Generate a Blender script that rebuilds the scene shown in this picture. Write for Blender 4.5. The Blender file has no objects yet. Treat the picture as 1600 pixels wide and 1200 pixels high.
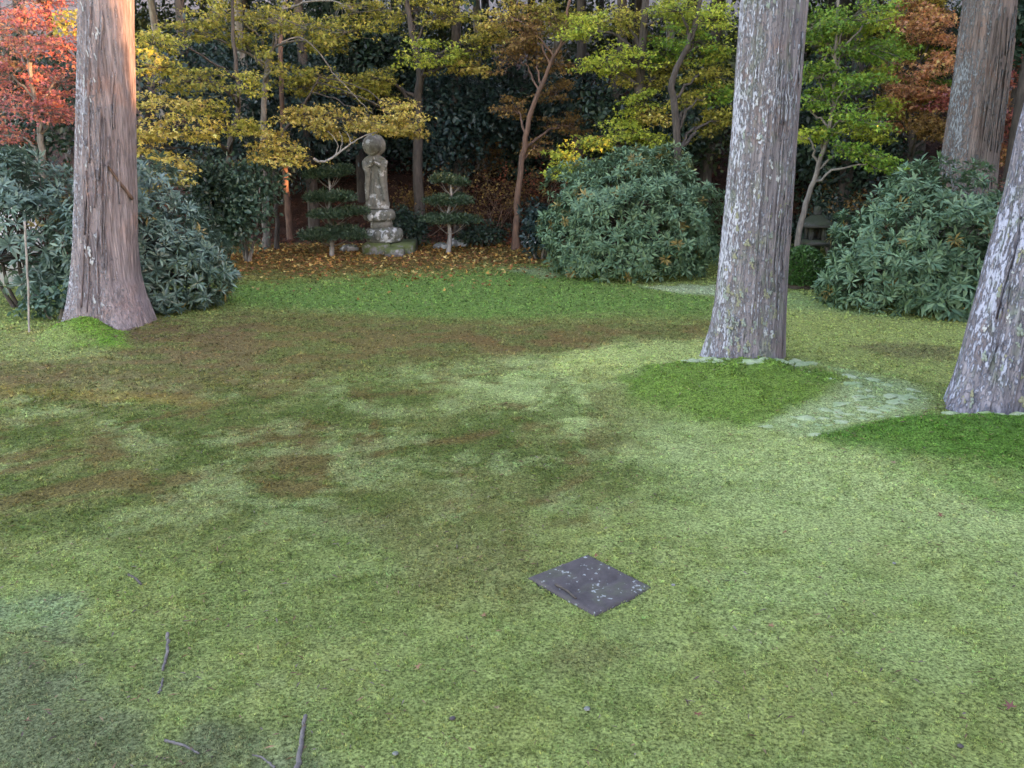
import bpy, math
import numpy as np
from mathutils import Vector

# ------------------------------------------------------------------ camera, sky, sun, exposure
SC = bpy.context.scene
F, CX, CY, CAMH = 1294.0, 800.0, 600.0, 2.2          # focal length in photo pixels, eye height on the veranda
PITCH = math.atan(385.0 / F)
cam = bpy.data.cameras.new('camera'); cam_o = bpy.data.objects.new('camera', cam)
SC.collection.objects.link(cam_o)
cam.sensor_width = 36.0; cam.lens = F / 1600.0 * 36.0; cam.clip_end = 900.0; cam.clip_start = 0.05
cam_o.location = (0, 0, CAMH); cam_o.rotation_euler = (math.pi / 2 - PITCH, 0, 0)
SC.camera = cam_o

SUN_EL, SUN_AZ = math.radians(8.0), math.radians(120.0)   # azimuth clockwise from +Y
world = bpy.data.worlds.new('World'); SC.world = world; world.use_nodes = True
wn = world.node_tree.nodes; wl = world.node_tree.links
bg = wn['Background']; sky = wn.new('ShaderNodeTexSky'); sky.sky_type = 'NISHITA'
sky.sun_disc = False; sky.sun_elevation = SUN_EL; sky.sun_rotation = SUN_AZ
sky.air_density = 1.0; sky.dust_density = 1.0; sky.ozone_density = 1.0
wl.new(sky.outputs[0], bg.inputs[0]); bg.inputs[1].default_value = 0.15

sun = bpy.data.lights.new('sun', 'SUN'); sun_o = bpy.data.objects.new('sun', sun); SC.collection.objects.link(sun_o)
sun.energy = 1.3; sun.angle = math.radians(0.5); sun.color = (1.0, 0.56, 0.25)
SDIR = Vector((math.sin(SUN_AZ) * math.cos(SUN_EL), math.cos(SUN_AZ) * math.cos(SUN_EL), math.sin(SUN_EL)))
sun_o.rotation_euler = SDIR.to_track_quat('Z', 'Y').to_euler()

SC.view_settings.view_transform = 'Standard'; SC.view_settings.look = 'None'
SC.view_settings.gamma = 1.0; SC.view_settings.use_curve_mapping = False
SC.view_settings.exposure = 3.68
SC.view_settings.use_white_balance = True; SC.view_settings.white_balance_temperature = 7400; SC.view_settings.white_balance_tint = 30
SC.cycles.max_bounces = 6; SC.cycles.diffuse_bounces = 4; SC.cycles.transmission_bounces = 4; SC.cycles.glossy_bounces = 2

rng = np.random.default_rng(7)
C = SC.collection

# ------------------------------------------------------------------ helpers
cP, sP = math.cos(PITCH), math.sin(PITCH)
def at(x, y, Y=None, z=0.0):
    """point seen at photo position (x, y): on the level z, or at ground distance Y"""
    dx, dy = (x - CX) / F, -(y - CY) / F
    d = np.array([dx, cP + dy * sP, -sP + dy * cP])
    t = (Y / d[1]) if Y is not None else (z - CAMH) / d[2]
    return np.array([0, 0, CAMH]) + t * d
def scale_at(Y, y=300):
    """photo pixels per metre at ground distance Y"""
    dy = -(y - CY) / F
    return F / (Y / (cP + dy * sP))
def topx(P):
    P = np.asarray(P, float); q = P - np.array([0, 0, CAMH])
    zc = q[:, 1] * cP - q[:, 2] * sP; yc = q[:, 1] * sP + q[:, 2] * cP
    zc = np.maximum(zc, 0.2)
    return CX + F * q[:, 0] / zc, CY - F * yc / zc

def h2(ix, iy, iz, seed):
    n = (ix * 374761393 + iy * 668265263 + iz * 1440662683 + seed * 974634777) & 0xFFFFFFFF
    n = ((n ^ (n >> 13)) * 1274126177) & 0xFFFFFFFF
    n = (n ^ (n >> 16)) & 0xFFFF
    return n / 65535.0
def vnoise(x, y, z=None, seed=0):
    x = np.asarray(x, float); y = np.asarray(y, float); z = np.zeros_like(x) if z is None else np.asarray(z, float)
    xi, yi, zi = np.floor(x).astype(np.int64), np.floor(y).astype(np.int64), np.floor(z).astype(np.int64)
    u, v, w = x - xi, y - yi, z - zi
    u, v, w = u*u*(3-2*u), v*v*(3-2*v), w*w*(3-2*w)
    r = 0
    for a in (0, 1):
        for b in (0, 1):
            for c in (0, 1):
                r = r + h2(xi+a, yi+b, zi+c, seed) * (u if a else 1-u) * (v if b else 1-v) * (w if c else 1-w)
    return r * 2 - 1
def fbm(x, y, z=None, seed=0, o=4):
    s, a, f = 0, 0.5, 1.0
    for k in range(o):
        s = s + a * vnoise(np.asarray(x)*f, np.asarray(y)*f, None if z is None else np.asarray(z)*f, seed+k*17)
        a *= 0.5; f *= 2.03
    return s
def rough(x, y, f, seed):
    """ragged, crisp-grained patches: rotated per octave, warped, slow fall-off"""
    wx = x + .35*vnoise(x*1.3+5, y*1.3, None, seed+3); wy = y + .35*vnoise(x*1.3, y*1.3+9, None, seed+4)
    t, a, tot = 0, 1.0, 0
    for k in range(6):
        th = .6+1.1*k; c, q = math.cos(th), math.sin(th); t = t + a*vnoise((wx*c-wy*q)*f, (wx*q+wy*c)*f, None, seed+k*13); tot += a; a *= .74; f *= 1.93
    return t/tot
def sstep(a, b, x):
    t = np.clip((np.asarray(x, float) - a) / (b - a), 0, 1); return t*t*(3-2*t)

def mesh_data(name, V, faces, col=None, smooth=False, mat=None):
    """faces: array (M,k) or list of such arrays; col: per-vertex colour (N,3)"""
    me = bpy.data.meshes.new(name)
    V = np.asarray(V, np.float32)
    if not isinstance(faces, (list, tuple)): faces = [faces]
    faces = [np.asarray(f, np.int32) for f in faces if len(f)]
    me.vertices.add(len(V)); me.vertices.foreach_set('co', V.ravel())
    tot = np.concatenate([np.full(len(f), f.shape[1], np.int32) for f in faces])
    idx = np.concatenate([f.ravel() for f in faces])
    me.loops.add(len(idx)); me.loops.foreach_set('vertex_index', idx)
    me.polygons.add(len(tot))
    st = np.zeros(len(tot), np.int32); st[1:] = np.cumsum(tot)[:-1]
    me.polygons.foreach_set('loop_start', st)
    if smooth: me.polygons.foreach_set('use_smooth', np.ones(len(tot), bool))
    if col is not None:
        at_ = me.color_attributes.new('Col', 'FLOAT_COLOR', 'POINT')
        cc = np.ones((len(V), 4), np.float32); cc[:, :3] = col
        at_.data.foreach_set('color', cc.ravel())
    me.update(calc_edges=True)
    if mat: me.materials.append(mat)
    return me
def link(name, me, parent=None, loc=None):
    o = bpy.data.objects.new(name, me); C.objects.link(o)
    if parent: o.parent = parent
    if loc is not None: o.location = tuple(float(v) for v in loc)
    return o
def add(name, V, faces, mat, parent=None, col=None, smooth=False, loc=None):
    """world-space vertices; a child's vertices are stored relative to its parent"""
    V = np.asarray(V, float)
    if loc is not None: V = V - np.asarray(loc)
    elif parent: V = V - np.asarray(parent_origin(parent))
    return link(name, mesh_data(name, V, faces, col, smooth, mat), parent, loc)
def parent_origin(p):
    o = np.zeros(3)
    while p: o += np.array(p.location); p = p.parent
    return o
def tag(o, label, cat, group=None, kind=None):
    if label: o['label'] = label
    if cat: o['category'] = cat
    if group: o['group'] = group
    if kind: o['kind'] = kind
    return o
def thing(name, label, cat, loc, group=None):
    o = bpy.data.objects.new(name, None); C.objects.link(o); o.location = tuple(float(v) for v in loc)
    o.empty_display_size = 0.2
    return tag(o, label, cat, group)

class MB:
    def __init__(s): s.V, s.F, s.C, s.n = [], [], [], 0
    def put(s, V, faces, col=None):
        V = np.asarray(V, float)
        if not isinstance(faces, (list, tuple)): faces = [faces]
        for f in faces:
            if len(f): s.F.append(np.asarray(f) + s.n)
        s.V.append(V); s.n += len(V)
        c = np.empty((len(V), 3)); c[:] = (0.5, 0.5, 0.5) if col is None else col
        s.C.append(c)
    def build(s, name, mat, parent=None, smooth=False, loc=None):
        ks = {}
        for f in s.F: ks.setdefault(f.shape[1], []).append(f)
        return add(name, np.concatenate(s.V), [np.concatenate(v) for v in ks.values()], mat, parent, np.concatenate(s.C), smooth, loc)

def tube(pts, rad, sides=6, cap=True):
    P = np.asarray(pts, float); n = len(P); R = np.broadcast_to(np.asarray(rad, float), (n,))
    T = np.gradient(P, axis=0); T /= np.linalg.norm(T, axis=1)[:, None] + 1e-9
    ref = np.array([0.0, 0, 1]) if abs(T[:, 2]).mean() < 0.8 else np.array([1.0, 0, 0])
    A = np.cross(T, ref); A /= np.linalg.norm(A, axis=1)[:, None] + 1e-9; B = np.cross(T, A)
    th = np.linspace(0, 2*np.pi, sides, endpoint=False)
    V = P[:, None, :] + R[:, None, None] * (np.cos(th)[None, :, None]*A[:, None, :] + np.sin(th)[None, :, None]*B[:, None, :])
    i = np.arange(n-1)[:, None]*sides; j = np.arange(sides)[None, :]; k = (j+1) % sides
    Fq = np.stack([i+j, i+k, i+sides+k, i+sides+j], -1).reshape(-1, 4)
    V = V.reshape(-1, 3); fs = [Fq]
    if cap and sides >= 3:
        fs.append(np.array([[0, (q+1) , q] for q in range(1, sides-1)][::1])[:, ::-1] if sides > 3 else np.array([[2, 1, 0]]))
        b = (n-1)*sides
        fs.append(np.array([[b, b+q, b+q+1] for q in range(1, sides-1)]))
    return V, fs
def curve_pts(ctrl, n=12, jit=0.0, seed=0):
    """smooth path through control points (Catmull-Rom)"""
    P = np.asarray(ctrl, float)
    if len(P) == 2: P = np.stack([P[0], P[0]*.66+P[1]*.34, P[0]*.33+P[1]*.67, P[1]])
    Q = np.concatenate([[2*P[0]-P[1]], P, [2*P[-1]-P[-2]]]); out = []
    for i in range(len(P)-1):
        p0, p1, p2, p3 = Q[i:i+4]
        for t in np.linspace(0, 1, max(2, n//(len(P)-1)), endpoint=False):
            out.append(0.5*((2*p1)+(-p0+p2)*t+(2*p0-5*p1+4*p2-p3)*t*t+(-p0+3*p1-3*p2+p3)*t**3))
    out.append(P[-1]); out = np.array(out)
    if jit:
        r = np.random.default_rng(seed); J = r.normal(0, jit, out.shape); J[0] = 0; out = out + J
    return out
def revolve(prof, seg=28, mod=None):
    """prof: list of (r, z); closed top and bottom"""
    pr = np.array(prof, float); th = np.linspace(0, 2*np.pi, seg, endpoint=False)
    R = pr[:, 0][:, None] * np.ones(seg)[None, :]
    if mod is not None: R = R * mod(th[None, :], pr[:, 1][:, None])
    V = np.stack([R*np.cos(th), R*np.sin(th), np.broadcast_to(pr[:, 1][:, None], R.shape)], -1).reshape(-1, 3)
    n = len(pr); i = np.arange(n-1)[:, None]*seg; j = np.arange(seg)[None, :]; k = (j+1) % seg
    Fq = np.stack([i+j, i+k, i+seg+k, i+seg+j], -1).reshape(-1, 4)
    V = np.concatenate([V, [[0, 0, pr[0, 1]], [0, 0, pr[-1, 1]]]]); a, b = len(V)-2, len(V)-1
    ft = np.array([[a, (q+1) % seg, q] for q in range(seg)] + [[b, (n-1)*seg+q, (n-1)*seg+(q+1) % seg] for q in range(seg)])
    return V, [Fq, ft]
def ball(nu=14, nv=9):
    V = [[0, 0, 1]]; 
    for i in range(1, nv):
        a = math.pi*i/nv
        for j in range(nu):
            b = 2*math.pi*j/nu; V.append([math.sin(a)*math.cos(b), math.sin(a)*math.sin(b), math.cos(a)])
    V.append([0, 0, -1]); V = np.array(V); T, Q = [], []
    for j in range(nu): T.append([0, 1+j, 1+(j+1) % nu]); e = len(V)-1; s = 1+(nv-2)*nu; T.append([e, s+(j+1) % nu, s+j])
    for i in range(nv-2):
        for j in range(nu): a = 1+i*nu; Q.append([a+j, a+nu+j, a+nu+(j+1) % nu, a+(j+1) % nu])
    return V, [np.array(Q), np.array(T)]
def lump(rx, ry, rz, seed, amp=0.2, freq=2.0, nu=14, nv=9):
    V, fs = ball(nu, nv)
    d = 1 + amp*fbm(V[:, 0]*freq+seed*3.1, V[:, 1]*freq, V[:, 2]*freq, seed, 3)*2
    return V*d[:, None]*np.array([rx, ry, rz]), fs
def boxv(c, s, bev=0.0):
    """box with chamfered edges"""
    sx, sy, sz = [v/2 for v in s]; b = bev; V = []; 
    if b <= 0:
        V = np.array([[x, y, z] for z in (-sz, sz) for y in (-sy, sy) for x in (-sx, sx)]) + np.asarray(c)
        return V, [np.array([[0, 2, 3, 1], [4, 5, 7, 6], [0, 1, 5, 4], [2, 6, 7, 3], [0, 4, 6, 2], [1, 3, 7, 5]])]
    def ring(x, y, z): return [[-x, -y, z], [x, -y, z], [x, y, z], [-x, y, z]]
    V = np.array(ring(sx-b, sy-b, -sz)+ring(sx, sy, -sz+b)+ring(sx, sy, sz-b)+ring(sx-b, sy-b, sz)) + np.asarray(c)
    Fq = [[3, 2, 1, 0], [12, 13, 14, 15]]
    for r in range(3):
        for q in range(4): Fq.append([r*4+q, r*4+(q+1) % 4, (r+1)*4+(q+1) % 4, (r+1)*4+q])
    return V, [np.array(Fq)]

# leaf templates: (along, side, up)
T_KITE = (np.array([[0, 0, 0], [.45, .36, .07], [1, 0, -.06], [.45, -.36, .07]]), np.array([[0, 1, 2], [0, 2, 3]]))
T_MAPLE = (np.array([[0, 0, 0], [.25, .52, -.06], [.42, .17, .04], [1, 0, -.1], [.42, -.17, .04], [.25, -.52, -.06]]),
           np.array([[0, 1, 2], [0, 2, 3], [0, 3, 4], [0, 4, 5]]))
T_LONG = (np.array([[0, 0, 0], [.5, .125, .03], [.55, 0, -.03], [.5, -.125, .03], [1, 0, -.12]]),
          np.array([[0, 1, 2], [0, 2, 3], [1, 4, 2], [2, 4, 3]]))
T_OVAL = (np.array([[0, 0, 0], [.35, .24, .04], [.75, .2, .02], [1, 0, -.05], [.75, -.2, .02], [.35, -.24, .04]]),
          np.array([[0, 1, 2], [0, 2, 3], [0, 3, 4], [0, 4, 5]]))
T_BLADE = (np.array([[0, -.5, 0], [0, .5, 0], [1, 0, 0]]), np.array([[0, 1, 2]]))
def unit(v): return v / (np.linalg.norm(v, axis=-1, keepdims=True) + 1e-9)
def leaves(tpl, P, D, N, S, W=None):
    """one template copy per row of P; D length axis, N rough normal, S length, W width"""
    tv, tf = tpl; n = len(P)
    D = unit(D); B = unit(np.cross(D, N)); N2 = np.cross(B, D)
    S = np.broadcast_to(S, (n,)); W = S if W is None else np.broadcast_to(W, (n,))
    V = P[:, None, :] + tv[None, :, 0, None]*(S[:, None, None]*D[:, None, :]) + tv[None, :, 1, None]*(W[:, None, None]*B[:, None, :]) + tv[None, :, 2, None]*(S[:, None, None]*N2[:, None, :])
    Fa = (np.arange(n)[:, None, None]*len(tv) + tf[None]).reshape(-1, 3)
    return V.reshape(-1, 3), Fa
def rep(col, tpl): return np.repeat(col, len(tpl[0]), axis=0)
def randdir(n, r=rng):
    return unit(r.normal(size=(n, 3)))
def pal(n, cols, jit=0.12, r=rng):
    c = np.array(cols)[r.integers(0, len(cols), n)]
    return c * (1 + r.normal(0, jit, (n, 1))).clip(.5, 1.6)

# ------------------------------------------------------------------ materials
def new_mat(name):
    m = bpy.data.materials.new(name); m.use_nodes = True
    nt = m.node_tree; return m, nt, nt.nodes, nt.links, nt.nodes['Principled BSDF']
def leaf_mat(name, rough=0.5, spec=0.3, transl=0.3, tcol=(1, 1, 1)):
    m, nt, n, l, p = new_mat(name)
    a = n.new('ShaderNodeAttribute'); a.attribute_name = 'Col'
    l.new(a.outputs['Color'], p.inputs['Base Color']); p.inputs['Roughness'].default_value = rough
    p.inputs['Specular IOR Level'].default_value = spec
    if transl > 0:
        t = n.new('ShaderNodeBsdfTranslucent'); mx = n.new('ShaderNodeMixShader'); mx.inputs[0].default_value = transl
        g = n.new('ShaderNodeMixRGB'); g.blend_type = 'MULTIPLY'; g.inputs[0].default_value = 1; g.inputs[2].default_value = (*tcol, 1)
        l.new(a.outputs['Color'], g.inputs[1]); l.new(g.outputs[0], t.inputs['Color'])
        l.new(p.outputs[0], mx.inputs[1]); l.new(t.outputs[0], mx.inputs[2]); l.new(mx.outputs[0], n['Material Output'].inputs['Surface'])
    return m
def ramp(n, stops):
    r = n.new('ShaderNodeValToRGB'); e = r.color_ramp.elements
    while len(e) < len(stops): e.new(0.5)
    for k, (p, c) in enumerate(stops): e[k].position = p; e[k].color = (*c, 1) if len(c) == 3 else c
    return r
def noise(n, l, vec, scale, detail=5, rough=0.6, sc3=None):
    t = n.new('ShaderNodeTexNoise'); t.inputs['Scale'].default_value = scale; t.inputs['Detail'].default_value = detail; t.inputs['Roughness'].default_value = rough
    if sc3 is not None:
        mp = n.new('ShaderNodeMapping'); mp.inputs['Scale'].default_value = sc3; l.new(vec, mp.inputs['Vector']); vec = mp.outputs[0]
    l.new(vec, t.inputs['Vector']); return t
def mixc(n, l, fac, a, b, mode='MIX'):
    m = n.new('ShaderNodeMixRGB'); m.blend_type = mode
    for sock, v in ((0, fac), (1, a), (2, b)):
        if isinstance(v, (int, float)): m.inputs[sock].default_value = v
        elif isinstance(v, tuple): m.inputs[sock].default_value = (*v, 1)
        else: l.new(v, m.inputs[sock])
    return m.outputs[0]
def bump(n, l, p, h, strength=0.5, dist=0.02):
    b = n.new('ShaderNodeBump'); b.inputs['Strength'].default_value = strength; b.inputs['Distance'].default_value = dist
    l.new(h, b.inputs['Height']); l.new(b.outputs[0], p.inputs['Normal'])

M_MAPLE = leaf_mat('maple_leaf', .55, .25, .38)
M_EVER = leaf_mat('evergreen_leaf', .38, .4, .15)
M_RHODO = leaf_mat('rhododendron_leaf', .42, .32, .14)
M_MOSS = leaf_mat('moss_blade', .8, .1, .45)
M_LITTER = leaf_mat('fallen_leaf', .7, .2, .15)

def ground_mat():
    m, nt, n, l, p = new_mat('mossy_ground')
    a = n.new('ShaderNodeAttribute'); a.attribute_name = 'Col'
    g = n.new('ShaderNodeNewGeometry')
    t1 = noise(n, l, g.outputs['Position'], 26, 6, .7); t2 = noise(n, l, g.outputs['Position'], 140, 3, .6)
    r = ramp(n, [(.3, (.55, .55, .55)), (.7, (1.3, 1.3, 1.3))]); l.new(t1.outputs[0], r.inputs[0])
    c = mixc(n, l, 1.0, a.outputs['Color'], r.outputs[0], 'MULTIPLY'); l.new(c, p.inputs['Base Color'])
    p.inputs['Roughness'].default_value = .95; p.inputs['Specular IOR Level'].default_value = .1
    s = n.new('ShaderNodeMath'); s.operation = 'ADD'; l.new(t1.outputs[0], s.inputs[0]); l.new(t2.outputs[0], s.inputs[1])
    t3 = noise(n, l, g.outputs['Position'], 75, 3, .6); r3 = ramp(n, [(.36, (.35, .36, .3)), (.5, (.95, .95, .95)), (.64, (1.45, 1.42, 1.4))]); l.new(t3.outputs[0], r3.inputs[0])
    c = mixc(n, l, 1.0, c, r3.outputs[0], 'MULTIPLY'); l.new(c, p.inputs['Base Color'])
    bump(n, l, p, s.outputs[0], .8, .03); return m
M_GROUND = ground_mat()

def bark_mat(name, base, dark, lich, amount, side=None, scale=1.0, moss=None):
    """fibrous bark: long vertical streaks, pale lichen spots (more on the weather side), own relief"""
    m, nt, n, l, p = new_mat(name)
    tc = n.new('ShaderNodeTexCoord'); v = tc.outputs['Object']
    fib = noise(n, l, v, 34*scale, 5, .65, (1, 1, .045)); fib2 = noise(n, l, v, 9*scale, 4, .6, (1, 1, .08))
    r = ramp(n, [(.31, tuple(.75*x for x in dark)), (.43, tuple(.7*x for x in base)), (.55, base), (.72, tuple(min(1, 1.45*x) for x in base))]); l.new(fib.outputs[0], r.inputs[0])
    r2 = ramp(n, [(.3, (.7, .68, .7)), (.7, (1.2, 1.15, 1.12))]); l.new(fib2.outputs[0], r2.inputs[0])
    col = mixc(n, l, 1.0, r.outputs[0], r2.outputs[0], 'MULTIPLY')
    big = noise(n, l, v, 2.2, 3, .6)
    red = ramp(n, [(.55, (0, 0, 0)), (.75, (1, 1, 1))]); l.new(big.outputs[0], red.inputs[0])
    col = mixc(n, l, red.outputs[0], col, mixc(n, l, 1.0, col, (1.12, .90, .80), 'MULTIPLY'))
    sp = noise(n, l, v, 42*scale, 5, .65, (1, 1, .36)); spm = noise(n, l, v, 3.0, 3, .6, (1, 1, .45))
    geo = n.new('ShaderNodeNewGeometry'); sx = n.new('ShaderNodeSeparateXYZ'); l.new(geo.outputs['Normal'], sx.inputs[0])
    f = n.new('ShaderNodeMath'); f.operation = 'MULTIPLY_ADD'; l.new(spm.outputs[0], f.inputs[0]); f.inputs[1].default_value = .45; l.new(sp.outputs[0], f.inputs[2])
    f2 = n.new('ShaderNodeMath'); f2.operation = 'MULTIPLY_ADD'; l.new(sx.outputs[0], f2.inputs[0]); f2.inputs[1].default_value = side if side else 0.0; l.new(f.outputs[0], f2.inputs[2])
    lr = ramp(n, [(amount-.03, (0, 0, 0)), (amount+.06, (.9, .9, .9))]); l.new(f2.outputs[0], lr.inputs[0])
    lc = noise(n, l, v, 60, 3); lcr = ramp(n, [(.3, tuple(.75*x for x in lich)), (.7, lich)]); l.new(lc.outputs[0], lcr.inputs[0])
    col = mixc(n, l, lr.outputs[0], col, lcr.outputs[0])
    if moss:
        mm = noise(n, l, v, 7, 6, .7, (1, 1, .5)); mr = ramp(n, [(.52, (0, 0, 0)), (.68, (.75, .75, .75))]); l.new(mm.outputs[0], mr.inputs[0])
        col = mixc(n, l, mr.outputs[0], col, moss)
    l.new(col, p.inputs['Base Color']); p.inputs['Roughness'].default_value = .9; p.inputs['Specular IOR Level'].default_value = .15
    hs = n.new('ShaderNodeMath'); hs.operation = 'ADD'; l.new(fib.outputs[0], hs.inputs[0]); l.new(lr.outputs[0], hs.inputs[1])
    bump(n, l, p, hs.outputs[0], 1.0, .022); return m
def plain_bark(name, base, dark):
    m, nt, n, l, p = new_mat(name)
    tc = n.new('ShaderNodeTexCoord'); t = noise(n, l, tc.outputs['Object'], 18, 5, .65, (1, 1, .25))
    r = ramp(n, [(.3, dark), (.55, base), (.75, tuple(1.5*x for x in base))]); l.new(t.outputs[0], r.inputs[0])
    l.new(r.outputs[0], p.inputs['Base Color']); p.inputs['Roughness'].default_value = .9; bump(n, l, p, t.outputs[0], .6, .02); return m
M_BARK_D = plain_bark('dark_bark', (.075, .06, .05), (.03, .025, .022))
M_BARK_G = plain_bark('grey_bark', (.19, .165, .14), (.08, .07, .06))
M_BARK_P = plain_bark('pale_bark', (.34, .31, .28), (.16, .14, .12))
M_BARK_R = plain_bark('reddish_bark', (.17, .095, .065), (.07, .045, .035))

def stone_mat(name, base, dark, lich, moss=None, amount=.56, mossamt=.5, up=0.0):
    m, nt, n, l, p = new_mat(name)
    tc = n.new('ShaderNodeTexCoord'); v = tc.outputs['Object']
    a = noise(n, l, v, 9, 7, .7); r = ramp(n, [(.3, dark), (.7, base)]); l.new(a.outputs[0], r.inputs[0])
    b = noise(n, l, v, 7.3, 5, .6); lr = ramp(n, [(amount, (0, 0, 0)), (amount+.05, (1, 1, 1))]); l.new(b.outputs[0], lr.inputs[0])
    col = mixc(n, l, lr.outputs[0], r.outputs[0], lich)
    if moss:
        g = n.new('ShaderNodeNewGeometry'); s = n.new('ShaderNodeSeparateXYZ'); l.new(g.outputs['Normal'], s.inputs[0])
        c = noise(n, l, v, 6, 6, .7); f = n.new('ShaderNodeMath'); f.operation = 'MULTIPLY_ADD'; l.new(s.outputs[2], f.inputs[0]); f.inputs[1].default_value = up; l.new(c.outputs[0], f.inputs[2])
        mr = ramp(n, [(mossamt, (0, 0, 0)), (mossamt+.12, (1, 1, 1))]); l.new(f.outputs[0], mr.inputs[0])
        col = mixc(n, l, mr.outputs[0], col, moss)
    l.new(col, p.inputs['Base Color']); p.inputs['Roughness'].default_value = .92
    h = noise(n, l, v, 45, 5, .7); bump(n, l, p, h.outputs[0], .6, .015); return m
M_STONE = stone_mat('weathered_stone', (.29, .275, .235), (.11, .105, .09), (.52, .52, .51), (.10, .11, .05), .57, .62, .1)
M_LOTUS = stone_mat('lichened_stone', (.20, .20, .17), (.09, .09, .07), (.50, .50, .49), (.09, .11, .04), .53, .62, .1)
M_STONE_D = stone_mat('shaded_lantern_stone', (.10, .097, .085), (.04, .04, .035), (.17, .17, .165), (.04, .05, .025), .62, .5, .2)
M_PLINTH = stone_mat('mossy_stone', (.25, .23, .23), (.14, .13, .12), (.34, .32, .33), (.09, .115, .035), .58, .45, .15)
M_ROCK = stone_mat('grey_rock', (.28, .28, .28), (.13, .13, .12), (.48, .48, .48), (.06, .11, .03), .5, .75, .35)

def poly_sd(X, Y, poly):
    P = np.array(poly, float); n = len(P); d = np.full(X.shape, 1e9); s = np.zeros(X.shape, bool)
    for i in range(n):
        a, b = P[i], P[(i+1) % n]; e = b-a
        wx, wy = X-a[0], Y-a[1]; t = np.clip((wx*e[0]+wy*e[1])/(e@e), 0, 1)
        d = np.minimum(d, (wx-t*e[0])**2+(wy-t*e[1])**2)
        c = ((a[1] <= Y) & (b[1] > Y)) | ((b[1] <= Y) & (a[1] > Y))
        xi = a[0] + (Y-a[1])/(e[1] if abs(e[1]) > 1e-9 else 1e-9)*e[0]; s ^= c & (X < xi)
    return np.where(s, 1, -1)*np.sqrt(d)
# ------------------------------------------------------------------ terrain
MOUNDS = [(at(1150, 605), 1.05, .62, .20), (at(1580, 700), 1.1, .55, .19), (at(1200, 560), .9, .8, .06),
          (at(172, 515), .75, .45, .08), (at(132, 526), .42, .28, .22)]
SLAB_XY = [tuple(at(*p)[:2]) for p in ((825,902),(918,866),(1021,918),(930,962))]
def gz(x, y):
    x = np.asarray(x, float); y = np.asarray(y, float)
    h = .035*fbm(x*.7, y*.7, None, 3, 3) + .012*fbm(x*3.1, y*3.1, None, 5, 3)
    lum = 1 + .5*fbm(x*3.3, y*3.3, None, 8, 3)
    for (c, rx, ry, hh) in MOUNDS:
        d = ((x-c[0])/rx)**2 + ((y-c[1])/ry)**2; h = h + hh*np.exp(-d*1.1)*lum
    y0 = 18.2 + .8*vnoise(x*.25, y*0+3, None, 9) + np.where(x < -4, np.minimum((-4-x)*.3, 3), 0)
    t = np.maximum(y-y0, 0)
    bank = np.where(t < 13, .40*t*sstep(0, 2.5, t), .40*13 + .24*np.minimum(t-13, 90))
    h = h + bank + .25*fbm(x*.5, y*.5, None, 21, 4)*sstep(0, 3, t)
    h = h - .004*np.maximum(-y-5, 0)
    sb = np.array(SLAB_XY); nb = (x > sb[:, 0].min()) & (x < sb[:, 0].max()) & (y > sb[:, 1].min()) & (y < sb[:, 1].max())
    if nb.any(): h = np.array(h); h[nb] -= .07*(poly_sd(x[nb], y[nb], SLAB_XY) > .035)                    # bed of the stone slab
    return h
def gz1(x, y): return float(gz(np.array([x]), np.array([y]))[0])
def on_ground(px_, py_):
    p = at(px_, py_)
    for _ in range(4): p = at(px_, py_, None, gz1(p[0], p[1]))
    return p

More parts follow.
